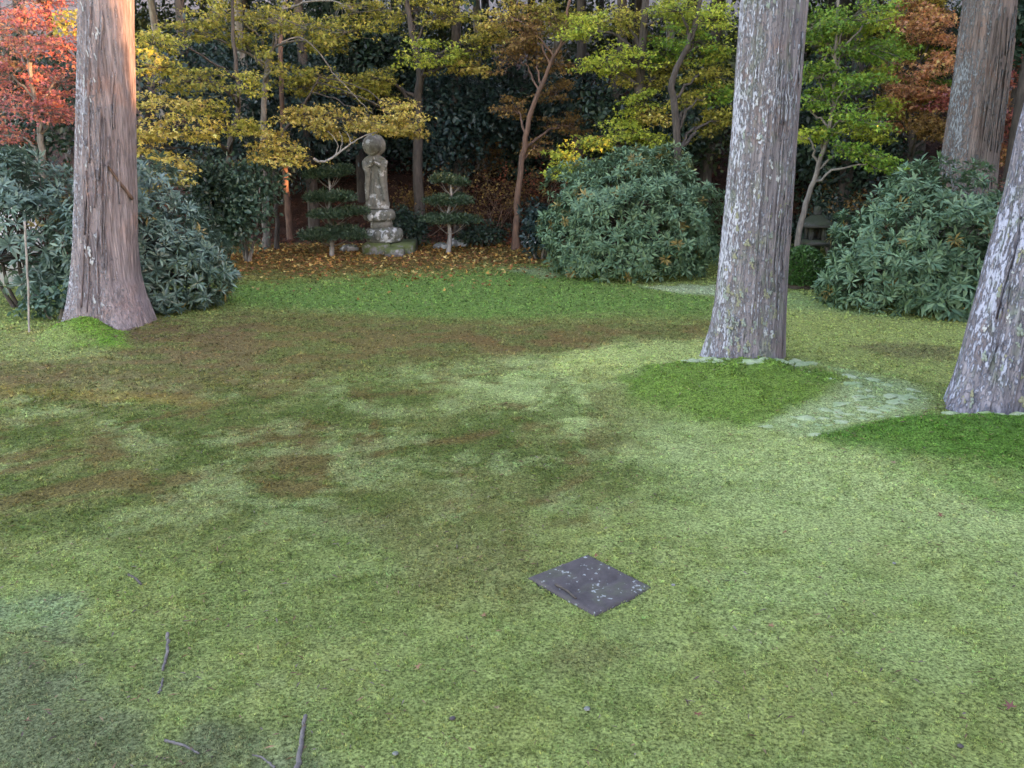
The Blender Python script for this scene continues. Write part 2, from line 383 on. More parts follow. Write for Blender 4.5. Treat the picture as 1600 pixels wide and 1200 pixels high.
# moss patches: each kind of moss has its own outline on the lawn; the last one is painted haze
FG = (.335, .395, .17)
PATCH = [
    (((560,575),(860,548),(950,535),(1110,530),(1110,590),(980,600),(1000,645),(1170,668),(1290,692),(1600,770),(1700,860),(1300,850),(1120,800),(1020,750),(900,690),(780,625)), (.55,.63,.34), 24, .95),
    (((800,600),(1110,580),(1290,692),(1600,770),(1750,800),(1750,1020),(1300,1000),(1080,900),(960,760)), (.42,.51,.25), 110, .75),
    (((850,552),(900,542),(960,535),(1115,530),(1115,580),(1000,585),(960,600),(900,600),(860,575)), (.60,.66,.31), 7, .95),
    (((-200,640),(300,610),(560,585),(760,622),(900,690),(1000,760),(900,800),(560,800),(300,850),(-200,830)), (.225,.235,.10), 45, .85),
    (((-200,560),(330,500),(420,478),(760,492),(1110,500),(1110,528),(950,533),(860,548),(560,575),(330,618),(-200,640)), (.28,.20,.10), 16, .92),
    (((650,520),(800,525),(960,530),(870,552),(760,545)), (.30,.17,.09), 12, .65),
    (((-200,540),(130,535),(250,520),(330,500),(370,482),(420,500),(400,555),(300,600),(-200,590)), (.27,.18,.12), 30, .6),
    (((340,436),(840,412),(1000,447),(1115,462),(1115,492),(760,500),(560,492),(350,474)), (.21,.335,.115), 15, 1.0),
    (((300,380),(520,370),(860,372),(850,412),(600,428),(350,442)), (.22,.13,.055), 12, .9),
    (((1225,455),(1300,470),(1540,500),(1520,600),(1300,575),(1225,562)), (.42,.47,.20), 10, 1.0),
    (((1330,540),(1480,538),(1500,560),(1400,560)), (.28,.25,.15), 8, .8),
    (((1195,450),(1300,470),(1420,500),(1330,490),(1230,480)), (.33,.46,.25), 8, .7),
    (((970,598),(1010,580),(1100,570),(1230,575),(1320,600),(1300,630),(1230,655),(1150,665),(1050,645),(985,622)), (.20,.325,.085), 13, .95),
    (((1280,692),(1330,668),(1420,650),(1700,660),(1700,775),(1600,750),(1500,742),(1400,722)), (.115,.25,.058), 15, .97),
    (((1400,730),(1500,742),(1700,770),(1700,830),(1560,800)), (.24,.38,.13), 16, .8),
    (((1240,575),(1420,600),(1470,632),(1420,655),(1330,668),(1270,690),(1180,668),(1290,630),(1330,605)), (.46,.55,.34), 10, .9),
    (((1000,444),(1120,444),(1120,461),(1060,458)), (.52,.60,.46), 3, 1.0),
    (((840,420),(880,428),(860,436),(800,424)), (.45,.52,.36), 4, .8),
    (((70,545),(100,515),(150,500),(200,520),(200,545)), (.22,.40,.09), 6, 1.0),
    (((-200,530),(70,530),(160,545),(200,560),(-200,572)), (.36,.42,.20), 8, .8),
    (((-100,600),(60,604),(200,616),(320,628),(330,637),(200,628),(60,616),(-100,612)), (.40,.29,.09), 6, .45),
    (((560,800),(760,790),(900,850),(830,900),(800,950),(700,930),(600,880)), (.26,.22,.11), 40, .5),
    (((880,1000),(1010,1010),(980,1070),(900,1060)), (.29,.26,.15), 25, .5),
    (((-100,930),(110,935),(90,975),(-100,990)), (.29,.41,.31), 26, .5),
    (((-100,1000),(130,1010),(260,1110),(420,1140),(450,1230),(-100,1230)), (.20,.215,.165), 75, .75),  # blue-grey lens haze put into the ground colour
]
def moss_colour(x, y):
    px_, py_ = topx(np.stack([x, y, np.zeros_like(x)], 1))
    dist = np.hypot(x, y); w = 3200/np.maximum(dist, 2)**1.6
    n1 = fbm(x*1.7, y*1.7, None, 31, 4); n2 = fbm(x*6, y*6, None, 37, 4); n3 = fbm(x*1.3+9, y*1.3, None, 41, 3)
    wx = px_ + w*.14*n1*1.6; wy = py_ + w*.05*(n2+n1)
    c = np.empty((len(x), 3)); c[:] = FG
    seen = (y > 1.0) & (y < 18.6)
    def mottle(c):
        # dark green, brown and pale tufts growing through one another, mostly on the left half
        left = .10+.90*sstep(2.0, -.2, x + .6*n1); near = sstep(9.5, 6.5, y)*(.4+.6*sstep(3.3, 5.2, y+.5*n1))
        mott = sstep(-.02, .22, rough(x, y, 2.6, 51) + .25*n3 + .10*sstep(2.5, -2.5, x))*near*left*seen*.74
        c = c*(1-mott[:, None]) + np.array((.135, .185, .058))*mott[:, None]
        brn = sstep(.07, .24, rough(x+30, y, 2.2, 61) + .14*n1)*near*sstep(3.8, 4.8, y+.5*n3)*sstep(1.6, 0, x)*seen*.6
        c = c*(1-brn[:, None]) + np.array((.225, .115, .06))*brn[:, None]
        pale = sstep(.06, .24, rough(x+11, y, 2.4, 71))*sstep(8.6, 6.8, y)*seen*.45*(.35+.65*sstep(3.4, 5, y))*(.3+.7*sstep(2, 0, x))
        c = c*(1-pale[:, None]) + np.array((.46, .53, .30))*pale[:, None]
        yel = sstep(.05, .4, fbm(x*2.9+4, y*2.9, None, 81, 4))*sstep(5.2, 3.4, y)*.2
        return c*(1-yel[:, None]) + np.array((.41, .38, .14))*yel[:, None]
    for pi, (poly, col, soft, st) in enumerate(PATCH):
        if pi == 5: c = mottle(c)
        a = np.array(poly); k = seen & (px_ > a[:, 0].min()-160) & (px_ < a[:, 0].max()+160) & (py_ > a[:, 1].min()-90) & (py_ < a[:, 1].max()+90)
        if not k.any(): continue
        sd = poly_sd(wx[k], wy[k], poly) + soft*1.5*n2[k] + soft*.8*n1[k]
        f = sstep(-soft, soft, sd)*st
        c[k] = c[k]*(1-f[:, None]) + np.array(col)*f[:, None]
    fine = sstep(.12, .34, fbm(x*11+3, y*14, None, 57, 4))*sstep(12.5, 9, y)*seen*.5           # sparse darker tufts everywhere
    c = c*(1-fine[:, None]) + c*np.array((.62, .66, .5))*fine[:, None]
    bd = sstep(1.0, 1.2, c[:, 0]/c[:, 1])*sstep(-.12, .22, fbm(x*3.2+17, y*5.5, None, 58, 5))*seen*sstep(15.5, 14, y)*sstep(7.3, 8.2, y)*.6   # green shoots through the brown moss
    c = c*(1-bd[:, None]) + np.array((.21, .27, .11))*bd[:, None]
    c[:, 2] *= .75; c[:, 0] *= .97
    # forest floor beyond the garden
    t = sstep(17.6, 18.6, y + .5*n1)
    far = sstep(30, 38, y)[:, None]; soil = (np.array((.10, .05, .036))*(1-far)+np.array((.22, .18, .16))*far)*(1+.6*n2[:, None])
    c = c*(1-t[:, None]) + soil*t[:, None]
    return c.clip(.01, .8)

def grid_axis(lo, hi, a, b, step, grow=1.14):
    m = list(np.arange(a, b+1e-6, step)); s = step
    while m[-1] < hi: s *= grow; m.append(min(hi, m[-1]+s))
    s = step
    while m[0] > lo: s *= grow; m.insert(0, max(lo, m[0]-s))
    return np.array(m)
gx, gy = grid_axis(-260, 260, -8, 8, .065), grid_axis(-120, 420, 2, 19, .065)
GX, GY = np.meshgrid(gx, gy); gxr, gyr = GX.ravel(), GY.ravel()
GV = np.stack([gxr, gyr, gz(gxr, gyr)], 1)
nx = len(gx); ii = (np.arange(len(gy)-1)[:, None]*nx + np.arange(nx-1)[None, :]).ravel()
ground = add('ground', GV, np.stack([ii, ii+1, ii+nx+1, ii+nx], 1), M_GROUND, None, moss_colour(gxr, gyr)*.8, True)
tag(ground, None, None, None, 'structure')

# ------------------------------------------------------------------ moss blades
SLAB = [at(*p) for p in ((825,902),(918,866),(1021,918),(930,962))]
def in_slab(x, y):
    X, Y = topx(np.stack([x, y, np.zeros_like(x)], 1)); return poly_sd(X, Y, ((835,902),(918,873),(1010,918),(930,954))) > 0
def moss(lo, hi, dens, ln, wd, ang=math.radians(37), per=4):
    """star-shaped shoots: a few blades fanning from one point, all of the shoot's own tint"""
    n = int(ang*(hi**2-lo**2)*dens/per)
    r = np.sqrt(rng.uniform(lo**2, hi**2, n)); a = rng.uniform(-ang, ang, n)
    x, y = r*np.sin(a), r*np.cos(a)
    k = (y < 17.6) & ~in_slab(x, y)
    c = moss_colour(x, y)
    bare = (c[:, 0] > c[:, 1]*1.12)
    k &= ~(bare & (rng.random(n) < .6)) & ~((c[:, 1] > .7) & (rng.random(n) < .8)); x, y, c = x[k], y[k], c[k]; n = len(x)
    cl = fbm(x/ln*.55, y/ln*.55, None, 95, 2)                     # tufts a few shoots wide
    tall = (1 + .5*fbm(x*8, y*8, None, 91, 3) + .7*cl).clip(.35, 2)
    pale = sstep(.3, .5, c[:, 1]); hs = ln*tall*rng.uniform(.6, 1.3, n)*(1-.35*pale)
    c = c * (1.04+.55*cl[:, None]+rng.normal(0, .34, (n, 1))).clip(.25, 2.0); c[:, 0] *= 1+rng.normal(0, .11, n)
    dry = rng.random(n) < .05; c[dry] = c[dry]*.5 + np.array((.40, .33, .18))*.5
    drk = rng.random(n) < .08; c[drk] *= .35
    P = np.stack([x, y, gz(x, y)-.003], 1); rr = lambda v: np.repeat(v, per, axis=0)
    D = np.stack([rng.normal(0, 1.15, n*per), rng.normal(0, 1.15, n*per), np.ones(n*per)], 1)
    V, Fa = leaves(T_BLADE, rr(P), D, np.array([0, 0, 1.0])+rng.normal(0, .4, (n*per, 3)), rr(hs)*rng.uniform(.7, 1.2, n*per), wd*rng.uniform(.7, 1.3, n*per))
    return V, Fa, rep(rr(c).clip(0, .85), T_BLADE)
mb = MB()
for lo, hi, de, ln, wd in ((2.1, 3.6, 46000, .0115, .0048), (3.6, 5.2, 27000, .0138, .0062), (5.2, 7.6, 14000, .0165, .0085), (7.6, 11, 6500, .023, .012), (11, 18, 2200, .030, .020)):
    V, Fa, c = moss(lo, hi, de, ln, wd); mb.put(V, Fa, c)
tag(mb.build('moss', M_MOSS), 'short green, pale and brown moss covering the lawn', 'moss', None, 'stuff')

# ------------------------------------------------------------------ cedars
def cedar(label, rows, Y, mat, seed, extra=(), lean_top=None, flare=1.0, z0=None):
    """rows: photo outline (y, left x, right x) of the trunk at ground distance Y"""
    Z, XC, R = [], [], []
    for (py, xl, xr) in rows:
        a, b = at(xl, py, Y), at(xr, py, Y); Z.append((a[2]+b[2])/2); XC.append((a[0]+b[0])/2); R.append((b[0]-a[0])/2)
    Z, XC, R = [np.array(v)[::-1] for v in (Z, XC, R)]         # from the foot up
    sl = (XC[-1]-XC[-3])/(Z[-1]-Z[-3])
    zb = gz1(XC[0], Y)-.12 if z0 is None else z0
    Z = np.concatenate([[zb], Z, [Z[-1]+4, Z[-1]+9]]); XC = np.concatenate([[XC[0]], XC, [XC[-1]+sl*4, XC[-1]+sl*9]])
    R = np.concatenate([[R[0]*1.1], R, [R[-1]*.88, R[-1]*.62]])
    root = thing('cedar_tree', label, 'tree', (XC[0], Y, zb+.12), 'tall cedars on the moss lawn')
    zz = np.concatenate([np.linspace(zb, Z[-3], 230), np.linspace(Z[-3], Z[-1], 30)[1:]]); nth = 168
    th = np.linspace(0, 2*np.pi, nth, endpoint=False)
    ZZ, TH = np.meshgrid(zz, th, indexing='ij')
    rad = np.interp(zz, Z, R)[:, None]; xc = np.interp(zz, Z, XC)[:, None]
    hgt = ZZ-zb
    lob = (.10*np.cos(3*TH+seed)+.08*np.cos(5*TH+seed*2.3)+.05*np.cos(8*TH+seed*.7))*np.exp(-hgt/.35)*flare + .018*np.cos(4*TH+seed)+.015*np.cos(7*TH+hgt*.6+seed)
    cx_, sy_ = np.cos(TH)*3.0, np.sin(TH)*3.0
    fib = fbm(cx_*4+seed*5, sy_*4, ZZ*.55, seed, 3); fine = fbm(cx_*9, sy_*9+seed, ZZ*1.6, seed+3, 2)
    groove = -np.maximum(0, .12-np.abs(fbm(cx_*1.7+seed, sy_*1.7, ZZ*.35, seed+9, 3)))*.55
    RR = rad*.975*(1+lob) + .022*fib + .012*fine + groove*.15
    V = np.stack([xc+RR*np.cos(TH), Y+RR*np.sin(TH), ZZ], -1).reshape(-1, 3)
    nz = len(zz); i = np.arange(nz-1)[:, None]*nth; j = np.arange(nth)[None, :]; k = (j+1) % nth
    add('trunk', V, np.stack([i+j, i+k, i+nth+k, i+nth+j], -1).reshape(-1, 4), mat, root, None, True)
    # the crown is far above the picture: whorls of drooping sprays on short limbs
    r = np.random.default_rng(seed+100); top = np.array([XC[-1], Y, Z[-1]])
    cr = MB(); 
    for q in range(16):
        z = r.uniform(Z[-1]-3.0, Z[-1]); a = r.uniform(0, 6.28); L = r.uniform(.8, 1.8)
        b = np.array([np.interp(z, Z, XC), Y, z]); e = b+np.array([math.cos(a)*L, math.sin(a)*L, -.1*L])
        V, fs = tube(curve_pts([b, (b+e)/2+np.array([0, 0, .15]), e], 8), np.linspace(.05, .012, 9), 5); add('limb', V, fs, mat, root, None, True)
        P = b+(e-b)*r.uniform(.3, 1, (60, 1))+r.normal(0, .16, (60, 3)); D = randdir(60, r)+np.array([math.cos(a), math.sin(a), -.6])
        V, Fa = leaves(T_KITE, P, D, randdir(60, r), r.uniform(.15, .3, 60)); cr.put(V, Fa, rep(pal(60, [(.035, .06, .03), (.05, .08, .035)], .15, r), T_KITE))
    cr.build('crown', M_EVER, root)['kind'] = 'stuff'
    def surf(py, fx):
        """point on the camera side of the trunk: photo row, -1..1 across"""
        z = at(0, py, Y)[2]; rr = np.interp(z, Z, R); x = np.interp(z, Z, XC)
        t = -math.pi/2 + math.asin(max(-.97, min(.97, fx)))
        return np.array([x+rr*1.0*math.cos(t), Y+rr*1.0*math.sin(t), z]), t
    return root, surf

M_CEDAR_A = bark_mat('cedar_bark_reddish', (.32, .272, .275), (.165, .13, .125), (.60, .59, .66), .795, -.12, 1.5)
M_CEDAR_B = bark_mat('cedar_bark_lichened', (.285, .255, .268), (.135, .115, .118), (.56, .57, .65), .805, -.12, 1.3, (.20, .23, .17))
M_CEDAR_C = bark_mat('cedar_bark_bluish', (.255, .24, .275), (.11, .105, .118), (.48, .495, .62), .81, -.10, 1.0, (.17, .21, .16))
M_CEDAR_D = bark_mat('cedar_bark_brown', (.205, .17, .155), (.06, .046, .042), (.30, .33, .35), .85, -.12, 1.2)

cedA, sA = cedar('tall reddish-grey cedar at left with white lichen flecks and sunlit upper edge',
    [(0,125,207),(100,123,208),(200,121,210),(300,119,212),(380,117,213),(430,114,217),(465,110,226),(490,106,236),(512,102,244),(522,100,248)], 9.75, M_CEDAR_A, 2, flare=.7)
cedB, sB = cedar('tall lichen-covered cedar with a moss mound at its foot, beside the broad rhododendron',
    [(0,1158,1261),(100,1150,1254),(200,1144,1247),(300,1135,1240),(400,1125,1232),(470,1117,1229),(520,1108,1227),(555,1098,1226),(575,1092,1228)], 8.15, M_CEDAR_B, 5, flare=.45)
cedC, sC = cedar('bluish lichen-covered cedar cut off by the right edge of the picture',
    [(0,1655,1790),(190,1602,1735),(300,1578,1712),(400,1551,1690),(500,1523,1668),(560,1508,1660),(600,1497,1656),(640,1482,1655),(665,1470,1655)], 6.6, M_CEDAR_C, 9, flare=.5)
cedD, sD = cedar('brown furrowed cedar rising behind the right-hand rhododendron',
    [(0,1508,1583),(80,1498,1577),(160,1487,1567),(250,1472,1555),(330,1462,1550),(400,1452,1548),(430,1446,1552)], 12.9, M_CEDAR_D, 14, flare=.5)

# lichen clumps on the trunks: each a crusty cushion pressed to the bark
def lichen_mat(name, a, b):
    m, nt, n, l, p = new_mat(name); tc = n.new('ShaderNodeTexCoord'); t = noise(n, l, tc.outputs['Object'], 40, 5, .7)
    r = ramp(n, [(.3, a), (.7, b)]); l.new(t.outputs[0], r.inputs[0]); l.new(r.outputs[0], p.inputs['Base Color']); p.inputs['Roughness'].default_value = .95
    bump(n, l, p, t.outputs[0], .8, .01); return m
M_LICH = [lichen_mat('lichen_cream', (.24, .24, .15), (.40, .39, .27)), lichen_mat('lichen_grey', (.22, .26, .22), (.38, .43, .38)), lichen_mat('lichen_white', (.48, .49, .5), (.68, .69, .7))]
lich_me = []
for m_ in M_LICH:
    for q in range(3):
        cr_ = MB(); r_ = np.random.default_rng(40+q)
        for w in range(7):
            V, fs = lump(.42, .42, .38, 40+q*7+w, .3, 2.2, 8, 6); o_ = r_.normal(0, .48, 2); cr_.put(V*r_.uniform(.5, 1.2)+np.array([o_[0], o_[1]*1.3, 0]), fs)
        ks = {}
        for f_ in cr_.F: ks.setdefault(f_.shape[1], []).append(f_)
        lich_me.append(mesh_data('lichen_clump', np.concatenate(cr_.V), [np.concatenate(v_) for v_ in ks.values()], None, True, m_))
def clumps(root, surf, spots):
    org = np.array(root.location)
    for (py, fx, s, kind, st) in spots:
        p, t = surf(py, fx); o = link('lichen_clump', lich_me[kind*3+int(rng.integers(3))], root)
        o.location = tuple(p-org); o.rotation_euler = (math.pi/2, 0, t+math.pi/2); o.scale = (s, s*st, s*.5)
        o.rotation_euler.rotate_axis('Z', float(rng.uniform(-.3, .3)))
spots = []
for q in range(130):
    py = 300+270*rng.random()**.75; spots.append((py, rng.uniform(-.95, .55), rng.uniform(.010, .027), int(rng.choice([0, 0, 0, 1, 2], p=[.25, .2, .1, .35, .10])), rng.uniform(.8, 1.6)))
for q in range(34): spots.append((rng.uniform(0, 330), rng.uniform(-.95, .7), rng.uniform(.008, .02), 2 if rng.random() < .75 else 1, rng.uniform(1, 3)))
clumps(cedB, sB, spots)
spots = [(600, -.25, .045, 0, 1), (622, -.1, .05, 0, .9), (610, 0, .04, 0, 1), (632, -.45, .04, 1, 1), (640, -.3, .05, 0, 1), (545, -.62, .03, 0, 1), (480, -.45, .025, 0, 1)]
for q in range(90): spots.append((rng.uniform(200, 660), rng.uniform(-.97, 0), rng.uniform(.010, .03), int(rng.choice([0, 1, 2], p=[.4, .35, .25])), rng.uniform(.8, 1.9)))
clumps(cedC, sC, spots)
spots = []
for q in range(70): spots.append((rng.uniform(0, 500), min(.4, rng.uniform(-.97, .15)), rng.uniform(.006, .014), 2, rng.uniform(1.2, 3.2)))
spots += [(385, -.05, .028, 2, 1.6), (400, .05, .026, 2, 1.8), (465, .32, .02, 2, 1)]
clumps(cedA, sA, spots)
# peeling fibrous strips of bark, each a thin ribbon standing a little off the trunk
def strips(root, surf, n, lo, hi, f0, f1, mat):
    for q in range(n):
        py = rng.uniform(lo, hi); fx = rng.uniform(f0, f1); L = rng.uniform(30, 120); pts = []
        for t in np.linspace(0, 1, 7): pts.append(surf(py+L*t, max(-.96, min(.96, fx+.012*math.sin(t*5+q)))))
        c = np.array([p for p, a in pts]); nrm = np.array([[math.cos(a), math.sin(a), 0] for p, a in pts]); tan = np.array([[-math.sin(a), math.cos(a), 0] for p, a in pts])
        w = np.array([.15, .7, 1, 1, .9, .6, .1])[:, None]*rng.uniform(.006, .015); lift = np.array([.014, .010, .008, .007, .008, .010, .013])[:, None]+rng.uniform(.003, .008)
        A_, B_, M_ = c+nrm*(lift-.006)-tan*w, c+nrm*(lift-.006)+tan*w, c+nrm*(lift+.005); I_ = c-nrm*.02
        V = np.concatenate([A_, M_, B_, I_]); i = np.arange(6)
        Fq = np.concatenate([np.stack([i+a, i+b, i+b+1, i+a+1], 1) for a, b in ((0, 7), (7, 14), (14, 21), (21, 0))])
        add('bark_strip', V, Fq, mat, root, None, False)
strips(cedA, sA, 34, 0, 400, -.3, .8, M_CEDAR_A); strips(cedB, sB, 45, 0, 450, -.3, .76, M_CEDAR_B); strips(cedD, sD, 50, 0, 180, -.5, .8, M_CEDAR_D); strips(cedC, sC, 25, 180, 560, -.9, 0, M_CEDAR_C)
# a loose bark strip on the left cedar
p0, _ = sA(258, .50); p1, _ = sA(310, .97)
V, fs = tube(curve_pts([p0+np.array([0, -.02, 0]), (p0+p1)/2+np.array([.01, -.03, 0]), p1+np.array([.02, -.02, 0])], 8), np.linspace(.012, .02, 9), 6)
add('bark_strip', V, fs, M_BARK_R, cedA, None, True)

# pale moss cushions at the tree feet and between the right-hand trunks
def cushion_mat():
    m, nt, n, l, p = new_mat('pale_cushion_moss'); g = n.new('ShaderNodeNewGeometry')
    t = noise(n, l, g.outputs['Position'], 55, 5, .7); t2 = noise(n, l, g.outputs['Position'], 4, 3)
    r = ramp(n, [(.3, (.28, .35, .19)), (.7, (.45, .53, .33))]); l.new(t.outputs[0], r.inputs[0])
    r2 = ramp(n, [(.35, (.8, .9, .75)), (.65, (1.1, 1.05, 1.1))]); l.new(t2.outputs[0], r2.inputs[0])
    l.new(mixc(n, l, 1.0, r.outputs[0], r2.outputs[0], 'MULTIPLY'), p.inputs['Base Color']); p.inputs['Roughness'].default_value = 1
    p.inputs['Specular IOR Level'].default_value = .1; bump(n, l, p, t.outputs[0], 1, .02); return m
M_CUSH = cushion_mat()
cush_me = []
for q in range(6):
    V, fs = lump(1, 1, .6, 70+q, .34, 2.2, 20, 10); cush_me.append(mesh_data('moss_cushion', V, fs, None, True, M_CUSH))
def cushion(x, y, s, label, group, flat=.45, dz=0):
    o = link('moss_cushion', cush_me[int(rng.integers(6))]); o.location = (x, y, gz1(x, y)+dz-.12*s)
    o.scale = (s*rng.uniform(.9, 1.5), s*rng.uniform(.7, 1.0), s*flat); o.rotation_euler = (0, 0, rng.uniform(-.6, .6)); tag(o, label, 'moss cushion', group)
PC = ((1240,578),(1330,585),(1425,602),(1465,632),(1420,650),(1330,662),(1270,684),(1190,668),(1250,645),(1330,625),(1330,605))
k = 0
while k < 70:
    X, Y = rng.uniform(1180, 1480), rng.uniform(575, 690)
    if poly_sd(np.array([X]), np.array([Y]), PC)[0] < 1: continue
    p = on_ground(X, Y); cushion(p[0], p[1], (.022+.06*rng.random()**1.8), 'pale grey-green moss cushion in the patch between the two right-hand trunks', 'pale moss cushions between the trunks', .4); k += 1
for q in range(34):
    a = math.radians(rng.uniform(195, 345)); rr = rng.uniform(.46, .70)
    x, y = at(1160, 575, 8.15)[0]+rr*math.cos(a), 8.15+rr*math.sin(a)*.95
    cushion(x, y, rng.uniform(.03, .08), 'pale moss cushion hugging the foot of the middle lichen-covered cedar', 'moss cushions round the middle cedar', .75)
for q in range(12):
    a = math.radians(rng.uniform(190, 290)); rr = rng.uniform(.5, .62)
    x, y = at(1562, 660, 6.6)[0]+rr*math.cos(a), 6.6+rr*math.sin(a)*.95
    cushion(x, y, rng.uniform(.035, .08), 'pale moss cushion at the foot of the right-edge cedar', 'moss cushions at the right-edge cedar', .7)

# ------------------------------------------------------------------ stone slab with a twig
def slab_mat():
    m, nt, n, l, p = new_mat('slab_stone'); tc = n.new('ShaderNodeTexCoord'); v = tc.outputs['Object']
    a = noise(n, l, v, 14, 6, .7); r = ramp(n, [(.3, (.038, .030, .030)), (.7, (.082, .066, .064))]); l.new(a.outputs[0], r.inputs[0])
    g = noise(n, l, v, 5, 5, .7); gr = ramp(n, [(.5, (0, 0, 0)), (.7, (.6, .6, .6))]); l.new(g.outputs[0], gr.inputs[0])
    col = mixc(n, l, gr.outputs[0], r.outputs[0], (.085, .10, .045))
    w = noise(n, l, v, 38, 3, .5); w2 = noise(n, l, v, 6, 2); s = n.new('ShaderNodeMath'); s.operation = 'MULTIPLY_ADD'; l.new(w2.outputs[0], s.inputs[0]); s.inputs[1].default_value = .3; l.new(w.outputs[0], s.inputs[2])
    wr = ramp(n, [(.79, (0, 0, 0)), (.83, (1, 1, 1))]); l.new(s.outputs[0], wr.inputs[0])
    col = mixc(n, l, wr.outputs[0], col, (.27, .28, .27))
    l.new(col, p.inputs['Base Color']); p.inputs['Roughness'].default_value = .75; h = noise(n, l, v, 70, 5, .7); bump(n, l, p, h.outputs[0], .5, .006); return m
M_SLAB = slab_mat()
c0 = sum(SLAB)/4; c0[2] = gz1(c0[0], c0[1])+.07; nS = 40
u = np.linspace(0, 1, nS); U, W = np.meshgrid(u, u, indexing='ij')
A, B, D_, E = [p.copy() for p in (SLAB[0], SLAB[1], SLAB[2], SLAB[3])]
top = (A[None, None]*((1-U)*(1-W))[..., None] + B[None, None]*(U*(1-W))[..., None] + D_[None, None]*(U*W)[..., None] + E[None, None]*((1-U)*W)[..., None])
edge = np.minimum.reduce([U, W, 1-U, 1-W]); zc = gz(c0[0:1], c0[1:2])[0]+.07+.013
# shallow hand-hold groove curving across the middle
gd = np.abs(W-.50-.14*np.sin(U*3.2-.4)); groove = -.012*np.exp(-(gd/.03)**2)*sstep(.12, .25, U)*sstep(.98, .85, U)
top[..., 2] = zc + groove + .003*fbm(top[..., 0]*20, top[..., 1]*20, None, 5, 3) - .010*np.exp(-edge/.012)
V = top.reshape(-1, 3); i2 = (np.arange(nS-1)[:, None]*nS+np.arange(nS-1)[None, :]).ravel(); Fs = np.stack([i2, i2+nS, i2+nS+1, i2+1], 1)
rim = np.concatenate([np.arange(nS)*nS, (nS-1)*nS+np.arange(1, nS), (np.arange(nS-1)[::-1])*nS+nS-1, np.arange(1, nS-1)[::-1]])
low = V[rim].copy(); low[:, 2] = zc-.09; nr = len(rim); q = np.arange(nr)
side = np.stack([rim[q], len(V)+q, len(V)+(q+1) % nr, rim[(q+1) % nr]], 1)
slab = thing('stone_slab', 'square dark grey stone slab with pale lichen specks set flush in the moss', 'stone slab', c0)
add('slab', np.concatenate([V, low]), [Fs[:, ::-1], side[:, ::-1]], M_SLAB, slab, None, True)
pa, pb = at(868, 913, None, zc+.005), at(900, 935, None, zc+.005)
V, fs = tube(curve_pts([pa, (pa+pb)/2+np.array([.005, .004, .004]), pb], 8), np.linspace(.007, .005, 9), 7)
tag(add('twig', V, fs, M_BARK_D, None, None, True, tuple(pa)), 'short grey twig lying on the dark stone slab', 'twig')

# roots and sticks in the lawn, lower left
def stick(pts, r0, r1, label, name='surface_root', mat=M_BARK_P, cat='root', grp=None):
    P = [on_ground(*q) for q in pts]; P = [p+np.array([0, 0, .001]) for p in P]
    V, fs = tube(curve_pts(P, 14, .0015, 3), np.linspace(r0, r1, len(curve_pts(P, 14))), 7); tag(add(name, V, fs, mat, None, None, True, tuple(P[0])), label, cat, grp)
M_ROOT = plain_bark('grey_root', (.14, .12, .11), (.06, .052, .05))
stick(((462,1215),(470,1165),(478,1118)), .012, .008, 'long grey root surfacing in the moss at the bottom edge', mat=M_ROOT)
stick(((262,990),(261,1020),(255,1048)), .009, .006, 'thin grey root half buried in the moss, lower left', mat=M_ROOT)
stick(((248,1085),(252,1072),(256,1060)), .006, .004, 'short root stub at the near end of the thin buried root', mat=M_ROOT)
stick(((258,1157),(285,1165),(312,1178)), .007, .004, 'short grey stick lying in the moss at lower left', 'stick', M_ROOT, 'stick')
stick(((200,898),(212,905),(222,914)), .008, .006, 'small dark stick in the moss above the turquoise patch', 'stick', M_BARK_D, 'stick')
stick(((430,1200),(410,1185),(395,1180)), .005, .003, 'pale twig beside the long root at the bottom edge', 'stick', M_ROOT, 'stick')
# pebbles
for (X, Y, s, m_, lab) in ((917,1110,.014,M_ROCK,'small white pebble in the moss below the stone slab'), (618,1180,.013,M_ROCK,'small grey pebble in the moss near the bottom edge'),
        (707,1125,.014,M_SLAB,'small dark pebble in the moss left of the white pebble'), (1052,916,.012,M_ROCK,'tiny pale pebble just right of the stone slab'),
        (1500,1168,.013,M_SLAB,'bluish pebble in the moss at the lower right'), (1397,882,.011,M_ROCK,'tiny pale pebble in the pale moss right of the slab')):
    p = on_ground(X, Y); s *= .75; V, fs = lump(s*1.2, s, s*.7, int(X), .2, 2, 10, 7); tag(add('pebble', V+p+np.array([0, 0, .008]), fs, m_, None, None, True, tuple(p)), lab, 'pebble', 'pebbles in the moss')
# single fallen maple leaves on the lawn
def star_leaf(s):
    pts = [[0, -.35, 0]]
    for q in range(7):
        a = math.radians(-60+q*50-90+150-60); 
    a0 = [-150, -115, -75, -35, 0, 35, 75, 115, 150]; ln = [.35, .75, .3, .95, .35, 1.0, .35, .95, .3, .75, .35]
    ang = np.radians([-125, -105, -80, -52, -28, 0, 28, 52, 80, 105, 125]); V = [[0, 0, 0]]
    for a, L in zip(ang, ln): V.append([math.sin(a)*L, math.cos(a)*L, .10*L*L])
    V = np.array(V)*s; return V, np.array([[0, i, i+1] for i in range(1, 11)])
LV, LF = star_leaf(1.0)
leaf_cols = [(.20, .075, .05), (.24, .125, .07), (.16, .065, .055), (.27, .19, .11)]
leaf_me = []
for c in leaf_cols:
    leaf_me.append(mesh_data('fallen_leaf', LV, LF, np.tile(c, (len(LV), 1))*rng.uniform(.8, 1.2, (len(LV), 1)), False, M_LITTER))
